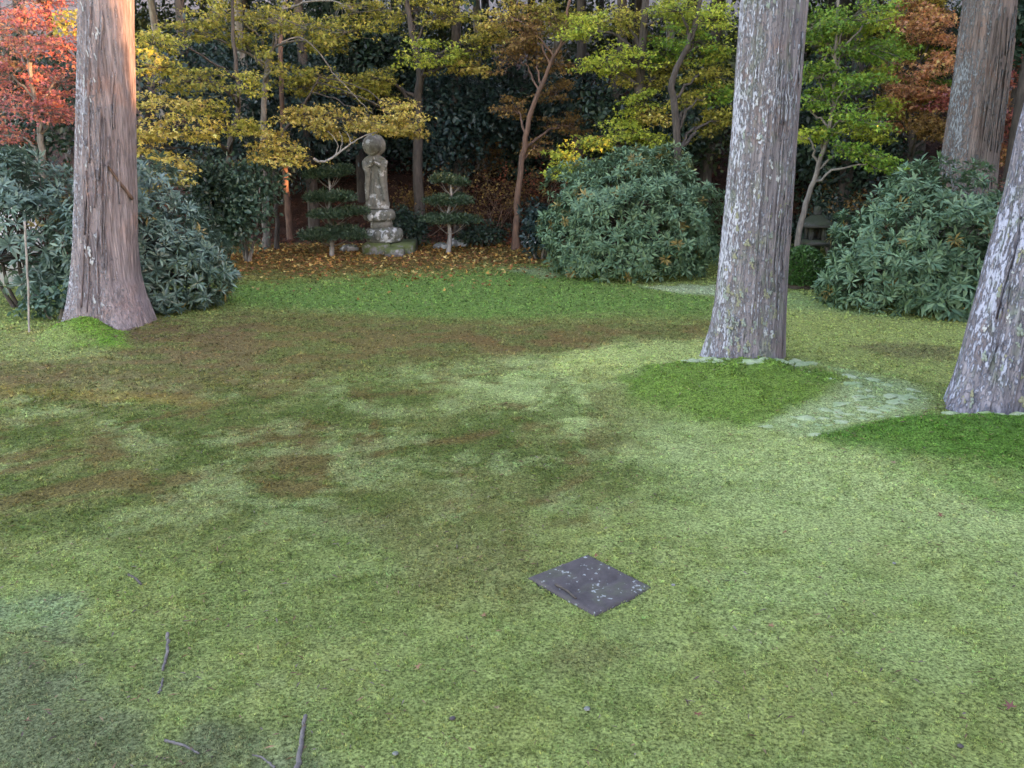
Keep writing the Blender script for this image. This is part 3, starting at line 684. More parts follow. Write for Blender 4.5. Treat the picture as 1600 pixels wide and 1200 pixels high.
for (X, Y, s, ci, wh) in ((683,952,.038,0,'left of the stone slab'),(655,1047,.034,1,'lower left of the slab, below two other leaves'),(567,978,.03,0,'farthest left of the slab'),(755,965,.028,1,'between the slab and the red leaf left of it'),
        (1578,1110,.042,2,'at the lower right corner of the lawn'),(1090,1120,.034,0,'right of the white pebble near the bottom edge'),(1204,983,.03,1,'well right of the slab in the foreground'),(1087,994,.03,0,'just below the right corner of the slab'),
        (1467,808,.04,0,'below the right-hand moss mound'),(832,770,.034,1,'straight above the slab on mottled moss'),(712,740,.035,2,'on the dark mottled moss in mid lawn'),(1290,627,.036,1,'at the right flank of the middle moss mound'),(1340,636,.05,3,'on the pale cushions between the right-hand trunks'),
        (1140,682,.036,1,'just below the middle moss mound'),(1395,725,.04,3,'at the lower left rim of the dark right mound'),(1412,662,.05,2,'at the top of the dark right mound'),(1085,625,.04,1,'on the left half of the middle moss mound'),(1256,618,.036,0,'on the right half of the middle moss mound'),
        (1550,803,.04,2,'by the right edge under the dark mound'),(930,872,.026,0,'at the far corner of the slab'),(760,735,.03,0,'right of the leaf on mottled mid lawn'),(1225,835,.03,0,'on the pale moss right above the slab'),(1300,1000,.028,3,'in the right foreground, palest of the leaves there'),(776,1110,.026,3,'beside the dark pebble near the bottom edge')):
    p = on_ground(X, Y); o = link('fallen_leaf', leaf_me[ci]); s *= .85; o.location = (p[0], p[1], p[2]+.018); o.scale = (s, s, s)
    o.rotation_euler = (rng.uniform(-.4, .4), rng.uniform(-.4, .4), rng.uniform(0, 6.28))
    tag(o, ['red', 'orange-brown', 'dark red', 'tan'][ci]+' maple leaf '+wh, 'leaf', 'single fallen leaves on the moss')
# leaf litter below the statue, thinning over the green band; and on the bank
def litter(name, n, fx, cols, s, label, lift=.02):
    x, y = fx(n); nn = len(x); P = np.stack([x, y, gz(x, y)+lift*rng.uniform(.3, 1.4, nn)], 1)
    D = randdir(nn)*np.array([1, 1, .35]); N = np.array([0, 0, 1.0])+rng.normal(0, .45, (nn, 3))
    V, Fa = leaves(T_MAPLE, P, D, N, s*rng.uniform(.7, 1.3, nn)); tag(add(name, V, Fa, M_LITTER, None, rep(pal(nn, cols, .25), T_MAPLE)), label, 'leaf litter', None, 'stuff')
def f1(n):
    X = rng.uniform(300, 880, n); Y = 382 + np.abs(rng.normal(0, 24, n)); k = (Y < 470) & (rng.random(n) < sstep(900, 760, X)*.8+.15)
    Q = np.array([at(a, b) for a, b in zip(X[k], Y[k])]); return Q[:, 0], Q[:, 1]
litter('leaf_litter', 5200, f1, [(.40, .18, .05), (.48, .27, .07), (.28, .11, .04), (.56, .40, .14), (.22, .09, .04)], .07, 'yellow and rust fallen leaves strewn on the ground below the stone statue')
def f3(n):
    r_ = np.sqrt(rng.uniform(2.2**2, 11**2, n)); a = rng.uniform(-.62, .62, n); x, y = r_*np.sin(a), r_*np.cos(a)
    m_ = n//4; ca = at(190, 520); x[:m_] = ca[0]+rng.normal(.1, .55, m_); y[:m_] = ca[1]-.1+rng.normal(0, .32, m_)
    k_ = ~in_slab(x, y) & (fbm(x*1.4, y*1.4, None, 66, 3) > -.12); return x[k_], y[k_]
xn, yn = f3(7500); nn = len(xn); Pn = np.stack([xn, yn, gz(xn, yn)+rng.uniform(.012, .026, nn)], 1); Dn = randdir(nn)*np.array([1, 1, .12])
Vn, Fn = leaves(T_KITE, Pn, Dn, np.array([0, 0, 1.0])+rng.normal(0, .3, (nn, 3)), rng.uniform(.015, .05, nn), rng.uniform(.004, .012, nn))
tag(add('needle_litter', Vn, Fn, M_LITTER, None, rep(pal(nn, [(.16, .095, .06), (.22, .13, .08), (.11, .075, .06), (.28, .17, .10), (.20, .15, .13)], .25), T_KITE)), 'fine brown needles and leaf crumbs scattered over the moss lawn', 'needle litter', None, 'stuff')
def f2(n): return rng.uniform(-13, 14, n), rng.uniform(17.8, 27, n)
litter('bank_litter', 16000, f2, [(.16, .06, .035), (.12, .045, .03), (.2, .085, .04), (.09, .04, .03)], .10, 'dull red-brown dead leaves covering the bank behind the statue', .03)

# ------------------------------------------------------------------ statue and pedestal
SY = 16.75; st0 = at(595, 398, SY); sgz = gz1(st0[0], SY); PXM = scale_at(SY)
def sx(px_): return at(px_, 300, SY)[0]
def szz(py_): return at(600, py_, SY)[2]
plinth = thing('stone_plinth', 'low square stone plinth topped with green moss under the statue', 'plinth', (sx(607), SY, sgz))
zt = szz(377)
for (xa, xb, z0_, z1_, y0_, y1_) in ((568, 610, sgz-.1, zt, -.46, .5), (610.6, 646, sgz-.1, zt-.012, -.44, .48)):
    V, fs = boxv(((sx(xa)+sx(xb))/2, SY+(y0_+y1_)/2, (z0_+z1_)/2), (sx(xb)-sx(xa), y1_-y0_, z1_-z0_), .03); add('block', V, fs, M_PLINTH, plinth)
V, fs = boxv((sx(620), SY-.62, sgz+.06), (.36, .26, .2), .03); add('front_step', V, fs, M_PLINTH, plinth)
ped = thing('lotus_pedestal', 'round two-tier lotus pedestal blotched with white lichen on the mossy plinth', 'pedestal', (sx(597), SY, zt))
zl, zn, zu, zs = szz(354), szz(346), szz(327), szz(325)
xl = sx(597); Rl = (sx(626)-sx(570))/2; xu = sx(591); Ru = (sx(615)-sx(567))/2
def mv(Vf, x, z=0): V, fs = Vf; V = V.copy(); V[:, 0] += x; V[:, 1] += SY; V[:, 2] += z; return V, fs
V, fs = mv(revolve([(Rl*.97, zt+.002), (Rl*1.0, zt+.05), (Rl*.96, zt+.13), (Rl*.84, zl-.06), (Rl*.6, zl-.01), (Rl*.5, zl)], 32), xl); add('lotus_base', V, fs, M_LOTUS, ped, None, True)
V, fs = mv(revolve([(Rl*.62, zl-.02), (Rl*.6, zn+.02)], 28), (xl+xu)/2); add('neck', V, fs, M_STONE, ped, None, True)
V, fs = mv(revolve([(Ru*.72, zn), (Ru*.86, zn+.04), (Ru*.98, zn+.12), (Ru*1.0, zu-.05), (Ru*.93, zu-.015), (Ru*.8, zu)], 32), xu); add('lotus_seat', V, fs, M_LOTUS, ped, None, True)
for q in range(12):
    a = 2*math.pi*(q+.5)/12; B_, fs = ball(10, 7); r_ = Rl*.80
    V = B_*np.array([.07, .085, .115]); V = np.stack([V[:, 0]*math.cos(a)-V[:, 1]*math.sin(a), V[:, 0]*math.sin(a)+V[:, 1]*math.cos(a), V[:, 2]], 1)+np.array([xl+(r_+.035)*math.cos(a), SY+(r_+.035)*math.sin(a), (zt+zl)/2]); add('petal', V, fs, M_LOTUS, ped, None, True)
    a += math.pi/12; r_ = Ru*.86
    V = B_*np.array([.05, .078, .09]); V = np.stack([V[:, 0]*math.cos(a)-V[:, 1]*math.sin(a), V[:, 0]*math.sin(a)+V[:, 1]*math.cos(a), V[:, 2]], 1)+np.array([xu+r_*math.cos(a)*1.06, SY+r_*math.sin(a)*1.06, (zn+zu)/2]); add('petal', V, fs, M_LOTUS, ped, None, True)

statue = thing('stone_statue', 'weathered stone statue of a standing robed monk with round halo, hands joined', 'statue', (sx(589), SY, zu))
X0 = sx(589); body = MB()
rows = [(326, 34, 26, 0), (320, 36, 27, 0), (310, 34, 25, 0), (295, 32, 24, 0), (280, 32, 24, 0), (268, 33, 25, 0), (258, 35, 25, -1), (250, 35, 23, -1.5), (246, 29, 19, -1.5), (243, 17, 14, -1.5), (238, 13, 12, -1.5)]
th = np.linspace(0, 2*np.pi, 60, endpoint=False); rings = []
for (py, w, d, off) in rows:
    z = szz(py); f = 1 + (.035*np.cos(9*th+.6)+.03*np.cos(5*th))*(1 if py > 262 else .3)
    e = .78; cxp = np.sign(np.cos(th))*np.abs(np.cos(th))**e; syp = np.sign(np.sin(th))*np.abs(np.sin(th))**e
    rings.append(np.stack([X0+(off+cxp*w/2*f)/PXM, SY+syp*d/2*f/PXM, np.full(60, z)], 1))
# resample rings for smoother folds
RG = np.array(rings); tt = np.linspace(0, len(RG)-1, 44); lo = np.floor(tt).astype(int).clip(0, len(RG)-2); fr = (tt-lo)[:, None, None]
RG = RG[lo]*(1-fr)+RG[lo+1]*fr
V = RG.reshape(-1, 3); i = np.arange(43)[:, None]*60; j = np.arange(60)[None, :]; k = (j+1) % 60
V = np.concatenate([V, [[X0, SY, szz(326)]]]); fan = np.array([[len(V)-1, (q+1) % 60, q] for q in range(60)])
add('robe', V, [np.stack([i+j, i+k, i+60+k, i+60+j], -1).reshape(-1, 4), fan], M_STONE, statue, None, True)
# hanging sleeves
for sg, lean in ((-1, 0), (1, 1)):
    pts = [np.array([X0+sg*.19, SY-.06, szz(252)]), np.array([X0+sg*.17, SY-.15, szz(260)]), np.array([X0+sg*.13, SY-.185, szz(270)]), np.array([X0+sg*.155, SY-.17, szz(290)]), np.array([X0+sg*.175, SY-.15, szz(312)])]
    cp = curve_pts(pts, 20); V, fs = tube(cp, np.interp(np.linspace(0, 1, len(cp)), [0, .3, .5, .8, 1], [.06, .07, .06, .05, .03]), 10)
    add('sleeve', V, fs, M_STONE, statue, None, True)
    pts = [np.array([X0+sg*.15, SY-.17, szz(261)]), np.array([X0+sg*.08, SY-.22, szz(257)]), np.array([X0+sg*.015, SY-.235, szz(254)])]
    V, fs = tube(curve_pts(pts, 9), np.linspace(.05, .028, 9+1)[:len(curve_pts(pts, 9))], 8); add('forearm', V, fs, M_STONE, statue, None, True)
    hb = MB(); hc = np.array([X0+sg*.016, SY-.245, szz(251)])
    V, fs = boxv(hc, (.026, .05, .09), .011); hb.put(V, fs)
    for q in range(4): V, fs = tube(np.array([hc+np.array([0, -.02+.0135*q, .03]), hc+np.array([-sg*.004, -.018+.013*q, .085+.012*(1.5-abs(q-1.5))])]), [.008, .006], 5); hb.put(V, fs)
    V, fs = tube(np.array([hc+np.array([0, -.03, -.01]), hc+np.array([0, -.045, .03])]), [.009, .007], 5); hb.put(V, fs)
    hb.build('hand', M_STONE, statue, True)
# folds of the robe front
for xx in (-.06, 0.0, .065):
    V, fs = tube(curve_pts([np.array([X0+xx*.8, SY-.150, szz(264)]), np.array([X0+xx, SY-.153, szz(290)]), np.array([X0+xx*1.2, SY-.165, szz(321)])], 10), np.linspace(.012, .02, 11), 7); add('robe_fold', V, fs, M_STONE, statue, None, True)
# head and halo
hz = szz(228); V, fs = ball(20, 14); hx = X0-.035
hv = V*np.array([.155, .165, .195]); hv[:, 0] *= 1-.12*sstep(0, -.19, hv[:, 2]); fc = (hv[:, 1] < 0)
hv[:, 1] -= .03*np.exp(-((hv[:, 0]/.02)**2+((hv[:, 2]+.02)/.05)**2))*fc                       # nose
hv[:, 1] += .02*np.exp(-(((np.abs(hv[:, 0])-.06)/.03)**2+((hv[:, 2]-.02)/.02)**2))*fc           # eye hollows
head = add('head', hv+np.array([hx, SY-.05, hz]), fs, M_STONE, statue, None, True)
for sg in (-1, 1):
    V, fs = ball(8, 6); o = add('ear', V*np.array([.02, .035, .075])+np.array([hx+sg*.15, SY-.04, hz-.02]), fs, M_STONE, None, None, True)
    o.parent = head; o.matrix_parent_inverse.identity(); 
    o.location = tuple(-np.array(parent_origin(statue)))
hr = .228; prof = [(0.001, -.05), (hr*.9, -.05), (hr*.98, -.03), (hr, 0), (hr*.98, .03), (hr*.9, .05), (.001, .05)]
V, fs = revolve(prof, 36); V = np.stack([V[:, 0], -V[:, 2], V[:, 1]*.97], 1)+np.array([X0-.03, SY+.10, szz(227)]); add('halo', V, fs, M_STONE, statue, None, True)

# ------------------------------------------------------------------ stone lantern half hidden behind the clipped bush
LY = 14.6; lx = at(1272, 380, LY)[0]; lz = gz1(lx, LY)
lan = thing('stone_lantern', 'small dark stone lantern with square light box half hidden behind the clipped bush', 'lantern', (lx, LY, lz))
def lzz(py): return at(1272, py, LY)[2]
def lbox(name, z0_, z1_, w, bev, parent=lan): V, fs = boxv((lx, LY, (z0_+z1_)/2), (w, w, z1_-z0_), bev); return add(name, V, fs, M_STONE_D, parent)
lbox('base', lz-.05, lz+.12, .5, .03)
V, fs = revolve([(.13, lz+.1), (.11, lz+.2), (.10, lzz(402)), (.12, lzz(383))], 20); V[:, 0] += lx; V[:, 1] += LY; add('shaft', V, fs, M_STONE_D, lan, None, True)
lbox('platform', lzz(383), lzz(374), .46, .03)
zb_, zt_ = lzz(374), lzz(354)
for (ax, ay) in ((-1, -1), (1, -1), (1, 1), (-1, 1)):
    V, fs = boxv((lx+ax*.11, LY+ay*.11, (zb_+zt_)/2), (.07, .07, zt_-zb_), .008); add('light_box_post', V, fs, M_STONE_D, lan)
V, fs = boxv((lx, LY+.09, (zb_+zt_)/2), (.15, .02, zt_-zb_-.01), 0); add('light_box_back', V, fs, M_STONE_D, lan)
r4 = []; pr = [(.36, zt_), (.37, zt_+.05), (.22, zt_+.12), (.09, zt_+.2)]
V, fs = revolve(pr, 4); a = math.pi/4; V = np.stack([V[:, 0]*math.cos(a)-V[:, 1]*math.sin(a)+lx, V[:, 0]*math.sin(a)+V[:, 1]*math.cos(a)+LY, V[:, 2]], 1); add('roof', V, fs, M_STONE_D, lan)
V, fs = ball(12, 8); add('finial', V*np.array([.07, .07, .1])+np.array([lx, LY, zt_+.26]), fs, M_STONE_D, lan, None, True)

# rocks beside the right cloud-pruned tree
for (X, Y, s, lab) in ((716,385,.17,'pale grey rock beside the cloud-pruned tree right of the statue'), (690,388,.12,'small pale rock left of the right cloud-pruned trunk'), (830,382,.16,'grey rock in the shade left of the broad rhododendron'), (545,392,.14,'dark mossy rock left of the statue plinth')):
    p = at(X, Y); z = gz1(p[0], p[1]); V, fs = lump(s*1.3, s, s*.75, int(X), .25, 1.8, 14, 9); tag(add('rock', V+np.array([p[0], p[1], z+s*.25]), fs, M_ROCK, None, None, True, (p[0], p[1], z)), lab, 'rock')

# white plaster wall glimpsed through the left shrubs
m, nt, n, l, p = new_mat('white_plaster'); tc = n.new('ShaderNodeTexCoord'); t = noise(n, l, tc.outputs['Object'], 3, 6, .6); r = ramp(n, [(.3, (.60, .59, .61)), (.7, (.78, .77, .79))])
l.new(t.outputs[0], r.inputs[0]); l.new(r.outputs[0], p.inputs['Base Color']); p.inputs['Roughness'].default_value = .9; M_PLASTER = m
wa, wb = at(-330, 400, 12.9), at(62, 400, 12.6); wall = thing('plaster_wall', 'white plaster garden wall glimpsed through the leftmost shrub', 'wall', ((wa[0]+wb[0])/2, 12.75, 0))
V, fs = boxv(((wa[0]+wb[0])/2, 12.75, .62), (wb[0]-wa[0], .18, 1.34), .01); add('wall_face', V, fs, M_PLASTER, wall)
V, fs = boxv(((wa[0]+wb[0])/2, 12.75, 1.33), (wb[0]-wa[0]+.1, .34, .09), .02); add('coping', V, fs, M_BARK_D, wall); wall['kind'] = 'thing'

# ------------------------------------------------------------------ rhododendrons
def whorl_arrays(n, r):
    """one leaf whorl around +Z at the origin"""
    a = np.sort(r.uniform(0, 6.283, n)); t = np.radians(r.uniform(48, 108, n))
    D = np.stack([np.sin(t)*np.cos(a), np.sin(t)*np.sin(a), np.cos(t)], 1); N = np.array([0, 0, 1.0])-D*D[:, 2:3]*.9
    s = r.uniform(.105, .165, n); P = D*.012+np.stack([0*a, 0*a, -r.uniform(0, .03, n)], 1)
    return leaves(T_LONG, P, D, N, s, s*r.uniform(.85, 1.15, n))
RH = [(.085, .165, .088), (.11, .20, .108), (.06, .13, .07), (.135, .22, .11)]
wh_arr, wh_me = [], []
RHB = [(.10, .17, .12), (.13, .205, .15), (.075, .135, .095), (.15, .22, .155)]  # left bushes: bluish sky light put into the leaf colours
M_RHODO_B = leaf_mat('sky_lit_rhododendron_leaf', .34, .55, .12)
for q in range(20):
    r = np.random.default_rng(200+q); V, Fa = whorl_arrays(int(r.integers(10, 15)), r)
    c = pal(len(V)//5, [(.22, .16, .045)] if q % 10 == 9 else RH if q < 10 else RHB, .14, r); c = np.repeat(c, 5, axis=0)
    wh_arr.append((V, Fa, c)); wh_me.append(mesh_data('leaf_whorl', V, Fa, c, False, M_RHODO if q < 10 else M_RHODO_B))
def rot_to(axis, spin):
    z = axis/np.linalg.norm(axis); x = np.cross([0.3, 1, .1], z); x /= np.linalg.norm(x); y = np.cross(z, x)
    x, y = x*math.cos(spin)+y*math.sin(spin), y*math.cos(spin)-x*math.sin(spin); return np.stack([x, y, z], 1)
def rhodo(label, cx_, cy_, rx, ry, h, nw, seed, size=1.0, stems=7, low=.05, hollow=None, asym=0.0, rag=.36, tint=0):
    r = np.random.default_rng(seed); z0 = gz1(cx_, cy_); root = thing('rhododendron', label, 'shrub', (cx_, cy_, z0), 'rhododendrons round the lawn')
    P, A = [], []
    tries = 0
    while len(P) < nw and tries < nw*20:
        tries += 1
        a = r.uniform(0, 2*math.pi); ph = math.asin(r.uniform(-.55, 1)); sh = 1-.5*r.random()**2.6
        d = np.array([math.cos(a)*math.cos(ph), math.sin(a)*math.cos(ph), math.sin(ph)])
        b = 1 + rag*float(fbm(np.array([d[0]*2.3+seed]), np.array([d[1]*2.3]), np.array([d[2]*3.2]), seed, 3)[0])
        p = np.array([d[0]*rx, d[1]*ry, max(low, h*.36+d[2]*h*.64)])*np.array([b*sh, b*sh, b*(.5+.5*sh)])
        p[0] += asym*p[2]
        if p[2] < low: continue
        if hollow is not None and hollow(p): continue
        g = unit(np.array([d[0]/rx, d[1]/ry, d[2]/h])*1.0); ax = g*.75+np.array([0, 0, .55])+r.normal(0, .28, 3)
        P.append(p); A.append(ax)
    P, A = np.array(P), np.array(A)
    score = -P[:, 1] + 1.2*np.linalg.norm((P-np.array([0, 0, h*.4]))/np.array([rx, ry, h*.6]), axis=1)   # nearest and outermost first
    order = np.argsort(-score); rest = MB()
    for n_, q in enumerate(order):
        w = tint+(9 if r.random() < .03 else int(r.integers(9))); R = rot_to(A[q], r.uniform(0, 6.28)); s = size*r.uniform(.8, 1.2)
        if n_ < 300:
            o = link('leaf_whorl', wh_me[w], root); o.location = tuple(P[q]); o.scale = (s, s, s)
            from mathutils import Matrix
            o.rotation_euler = Matrix(R.tolist()).to_euler()
        else:
            V, Fa, c = wh_arr[w]; rest.put(V*s@R.T+P[q]+np.array([cx_, cy_, z0]), Fa, c)
    if rest.V: rest.build('inner_leaves', M_RHODO_B if tint else M_RHODO, root)['kind'] = 'stuff'
    tips = P[r.choice(len(P), min(len(P), stems*9), replace=False)]
    for q in range(stems):
        a = r.uniform(0, 6.28); b0 = np.array([math.cos(a)*.25*rx*r.random(), math.sin(a)*.25*ry*r.random(), -.05]); sm = MB()
        md = np.array([b0[0]*2.0, b0[1]*2.0, h*.35])
        V, fs = tube(curve_pts([b0, b0*.5+md*.5+r.normal(0, .04, 3), md], 8)+np.array([cx_, cy_, z0]), np.linspace(.03, .018, 9), 6); sm.put(V, fs)
        for tp in tips[q*9:(q+1)*9]:
            V, fs = tube(curve_pts([md, md*.5+tp*.5+np.array([0, 0, -.06])+r.normal(0, .05, 3), tp*.97], 8)+np.array([cx_, cy_, z0]), np.linspace(.014, .004, 9), 4, False); sm.put(V, fs)
        sm.build('stem', M_BARK_D, root, True)
    return root
p = at(988, 430); c_ = scale_at(p[1]+1.1)
rhodo('broad dome-shaped rhododendron between the statue and the middle cedar', at(984, 400, 14.0)[0], 14.0, 1.50, 1.25, 2.02, 2600, 11, .78, 9, .05, None, 0.0, .27)
rhodo('large spreading rhododendron at right in front of the brown cedar', at(1415, 400, 11.3)[0], 11.3, 1.20, 1.05, 1.66, 1650, 12, .86, 8, .05, None, .22)
rhodo('rhododendron bulging out right of the left cedar', at(235, 400, 11.1)[0], 11.1, 1.02, .85, 1.72, 1250, 13, .88, 7, .05, None, -.10, .4, 10)
rhodo('open rhododendron with bare lower stems at the left edge', at(35, 400, 11.2)[0], 11.2, .95, .8, 1.92, 520, 15, 1.0, 9, .4, lambda q: .25 < q[2] < 1.30 and q[0] < .30 and math.sin(q[0]*11+q[2]*8) > -.9, 0.0, .4, 10)
rhodo('low rhododendron spreading at the foot of the large right-hand one', at(1490, 490, 10.35)[0], 10.35, .52, .35, .55, 90, 16, 1.2, 4, .06)

# ------------------------------------------------------------------ leafy volumes (camellias, clipped bush, low shrubs, evergreens)
def blob_leaves(c, rx, ry, rz, n, s, cols, r, tpl=T_OVAL, shell=2.2, rough=.28, out=.6):
    d = randdir(n, r); b = 1+rough*2*fbm(d[:, 0]*1.7+c[0], d[:, 1]*1.7+c[1], d[:, 2]*1.7+c[2], int(r.integers(1000)), 3)
    q = r.random(n)**(1/shell); P = np.asarray(c)+d*np.array([rx, ry, rz])*(b*q)[:, None]
    D = d*out+randdir(n, r)*.8+np.array([0, 0, -.15]); N = d+np.array([0, 0, .6])+r.normal(0, .4, (n, 3))
    V, Fa = leaves(tpl, P, D, N, s*r.uniform(.7, 1.3, n)); return V, Fa, rep(pal(n, cols, .2, r), tpl)
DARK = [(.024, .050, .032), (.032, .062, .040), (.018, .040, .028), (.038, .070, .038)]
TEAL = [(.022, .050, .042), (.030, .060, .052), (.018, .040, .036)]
def shrub(name, label, X, Y, base, rx, ry, h, n, s, cols, seed, cat='shrub', lumps=5, group=None, tpl=T_OVAL, trunk=None):
    r = np.random.default_rng(seed); cx_ = at(X, 400, Y)[0]; z0 = gz1(cx_, Y)
    root = thing(name, label, cat, (cx_, Y, z0), group); mb = MB()
    for q in range(lumps):
        o = r.uniform(-.45, .45, 2); zz = base+(h-base)*r.uniform(.3, .7); f = r.uniform(.55, .8)
        mb.put(*blob_leaves((cx_+o[0]*rx, Y+o[1]*ry, z0+zz), rx*f, ry*f, (h-base)*.5*f*1.1, n//lumps, s, cols, r, tpl))
    mb.build('crown', M_EVER, root)['kind'] = 'stuff'
    for q in range(3 if trunk is None else trunk):
        a = r.uniform(0, 6.28); b0 = np.array([cx_+.06*math.cos(a), Y+.06*math.sin(a), z0-.05]); e = b0+np.array([math.cos(a)*rx*.4, math.sin(a)*ry*.4, h*.7])
        V, fs = tube(curve_pts([b0, (b0+e)/2+r.normal(0, .05, 3), e], 8), np.linspace(.035, .012, 9), 6); add('trunk', V, fs, M_BARK_G, root, None, True)
    return root
CAM = [(.055, .115, .075), (.07, .135, .088), (.045, .095, .062), (.08, .145, .082)]
shrub('camellia', 'dense glossy green camellia between the left cedar and the statue', 383, 15.2, .08, .86, .7, 1.98, 6500, .085, CAM, 301, lumps=7)
shrub('camellia', 'dark camellia behind the rhododendron right of the left cedar', 318, 14.3, .3, .45, .5, 1.9, 2200, .085, DARK, 302)
shrub('low_shrub', 'low dark shrub just right of the statue pedestal', 640, 17.7, .05, .48, .45, .85, 1800, .07, DARK, 303)
shrub('low_shrub', 'low dark shrub behind the right cloud-pruned tree', 755, 17.6, .05, .65, .5, .5, 1500, .07, DARK, 304)
shrub('low_shrub', 'bluish low shrub at the left flank of the broad rhododendron', 845, 15.8, .1, .42, .4, 1.15, 1500, .09, TEAL, 305)
shrub('low_shrub', 'low leafy undergrowth behind the thin stake at the left edge', 75, 10.3, .02, .5, .3, .5, 600, .075, CAM, 306)
shrub('low_shrub', 'dark undergrowth shrub behind the stone lantern', 1300, 16.2, .1, .9, .6, 1.3, 2200, .08, DARK, 307)
shrub('low_shrub', 'shrub in the gap between the middle cedar and the stone lantern', 1215, 16.6, .05, .5, .5, .75, 900, .08, DARK, 308)
# clipped dome
cx_, cyY = at(1252, 430, 12.75)[0], 12.75; z0 = gz1(cx_, cyY); r = np.random.default_rng(310)
dome = thing('clipped_bush', 'small round clipped green bush beside the middle cedar', 'shrub', (cx_, cyY, z0))
n_ = 9000; d = randdir(n_, r); d[:, 2] = np.abs(d[:, 2])*1.15-.12; P = np.array([cx_, cyY, z0+.12])+d*np.array([.40, .40, .46])*r.uniform(.9, 1.015, (n_, 1)); P[:, 2] = np.maximum(P[:, 2], z0+.01)
V, Fa = leaves(T_KITE, P, d+randdir(n_, r)*.7, d, r.uniform(.025, .045, n_)); add('foliage', V, Fa, M_EVER, dome, rep(pal(n_, [(.035, .10, .02), (.045, .12, .025), (.028, .08, .02)], .2, r), T_KITE))['kind'] = 'stuff'
V, fs = ball(18, 12); add('inner_twigs', V*np.array([.36, .36, .42])+np.array([cx_, cyY, z0+.12]), fs, M_BARK_D, dome, None, True)
# thin stakes at the left
for (pts, rr, lab) in ((((45,522),(43,430),(38,345)), .012, 'thin pale stake standing left of the left cedar'), (((392,411),(391,398)), .03, None)):
    if lab:
        b = at(*pts[0]); P = [at(a, q, b[1]) for a, q in pts]; P[0][2] -= .05
        V, fs = tube(curve_pts(P, 12, .004, 4), rr, 7); tag(add('garden_stake', V, fs, M_BARK_P, None, None, True, tuple(b)), lab, 'stake')
# ------------------------------------------------------------------ cloud-pruned trees either side of the statue
def niwaki(label, base, Y, pads, seed):
    r = np.random.default_rng(seed); b = at(base[0], base[1], Y); b[2] = gz1(b[0], Y); root = thing('cloud_pruned_tree', label, 'tree', b, 'cloud-pruned trees beside the statue')
    pm = scale_at(Y); topc = at(pads[0][0], pads[0][1], Y)
    ctrl = [b-np.array([0, 0, .05])]+[at(base[0]+(pads[0][0]-base[0])*f+dx, base[1]+(pads[0][1]-base[1])*f, Y) for f, dx in ((.25, 2), (.5, -2), (.75, 2))]+[topc]
    cp = curve_pts(ctrl, 20); V, fs = tube(cp, np.linspace(.05, .018, len(cp)), 8); add('trunk', V, fs, M_BARK_P, root, None, True)
    for (X, Yp, w, h_) in pads:
        c = at(X, Yp, Y); rx, rz = w/2/pm, h_/2/pm; n_ = int(4600*rx*1.6)
        d = randdir(n_, r); d[:, 2] = np.where(d[:, 2] < 0, d[:, 2]*.35, d[:, 2]); q = r.random(n_)**.35
        sub = np.stack([np.array([-.62, -.3, 0, .33, .6])*rx, r.uniform(-.4, .4, 5)*rx, r.uniform(-.35, .35, 5)*rz], 1); sc_ = r.uniform(.38, .55, 5); wi = r.integers(0, 5, n_)
        P = c+sub[wi]+sc_[wi][:, None]*d*np.array([rx, rx*.85, rz*1.6])*q[:, None]*(1+.45*fbm(d[:, 0]*2.6+X, d[:, 1]*2.6, None, seed, 3))[:, None]+r.normal(0, .02, (n_, 3))
        D = randdir(n_, r)*.7+d*.5+np.array([0, 0, .5]); V, Fa = leaves(T_KITE, P, D, randdir(n_, r), r.uniform(.04, .075, n_), r.uniform(.025, .05, n_))
        add('foliage_pad', V, Fa, M_EVER, root, rep(pal(n_, [(.045, .085, .045), (.06, .105, .054), (.032, .066, .038), (.08, .12, .06)], .18, r), T_KITE))['kind'] = 'stuff'
        tz = min(c[2]-.05, topc[2]-.03); zb = max(b[2]+.12, tz-.22); st = np.array([np.interp(zb, cp[:, 2], cp[:, 0]), np.interp(zb, cp[:, 2], cp[:, 1]), zb])
        for k_ in range(5):
            a = 2*math.pi*(k_+r.random()*.7)/5; e = c+np.array([math.cos(a)*rx*.7, math.sin(a)*rx*.55, -rz*.2])
            V, fs = tube(curve_pts([st, st*.45+e*.55+np.array([0, 0, -.03]), e], 8), np.linspace(.013, .004, 9), 5, False); add('branch', V, fs, M_BARK_G, root, None, True)
niwaki('cloud-pruned tree with four flat foliage tiers left of the statue', (518, 399), 16.2, ((513,272,68,26),(516,307,82,24),(523,334,88,18),(525,364,104,30)), 401)
niwaki('cloud-pruned tree with three flat foliage tiers right of the statue', (700, 392), 16.6, ((704,283,56,18),(703,314,74,20),(703,346,86,20)), 402)

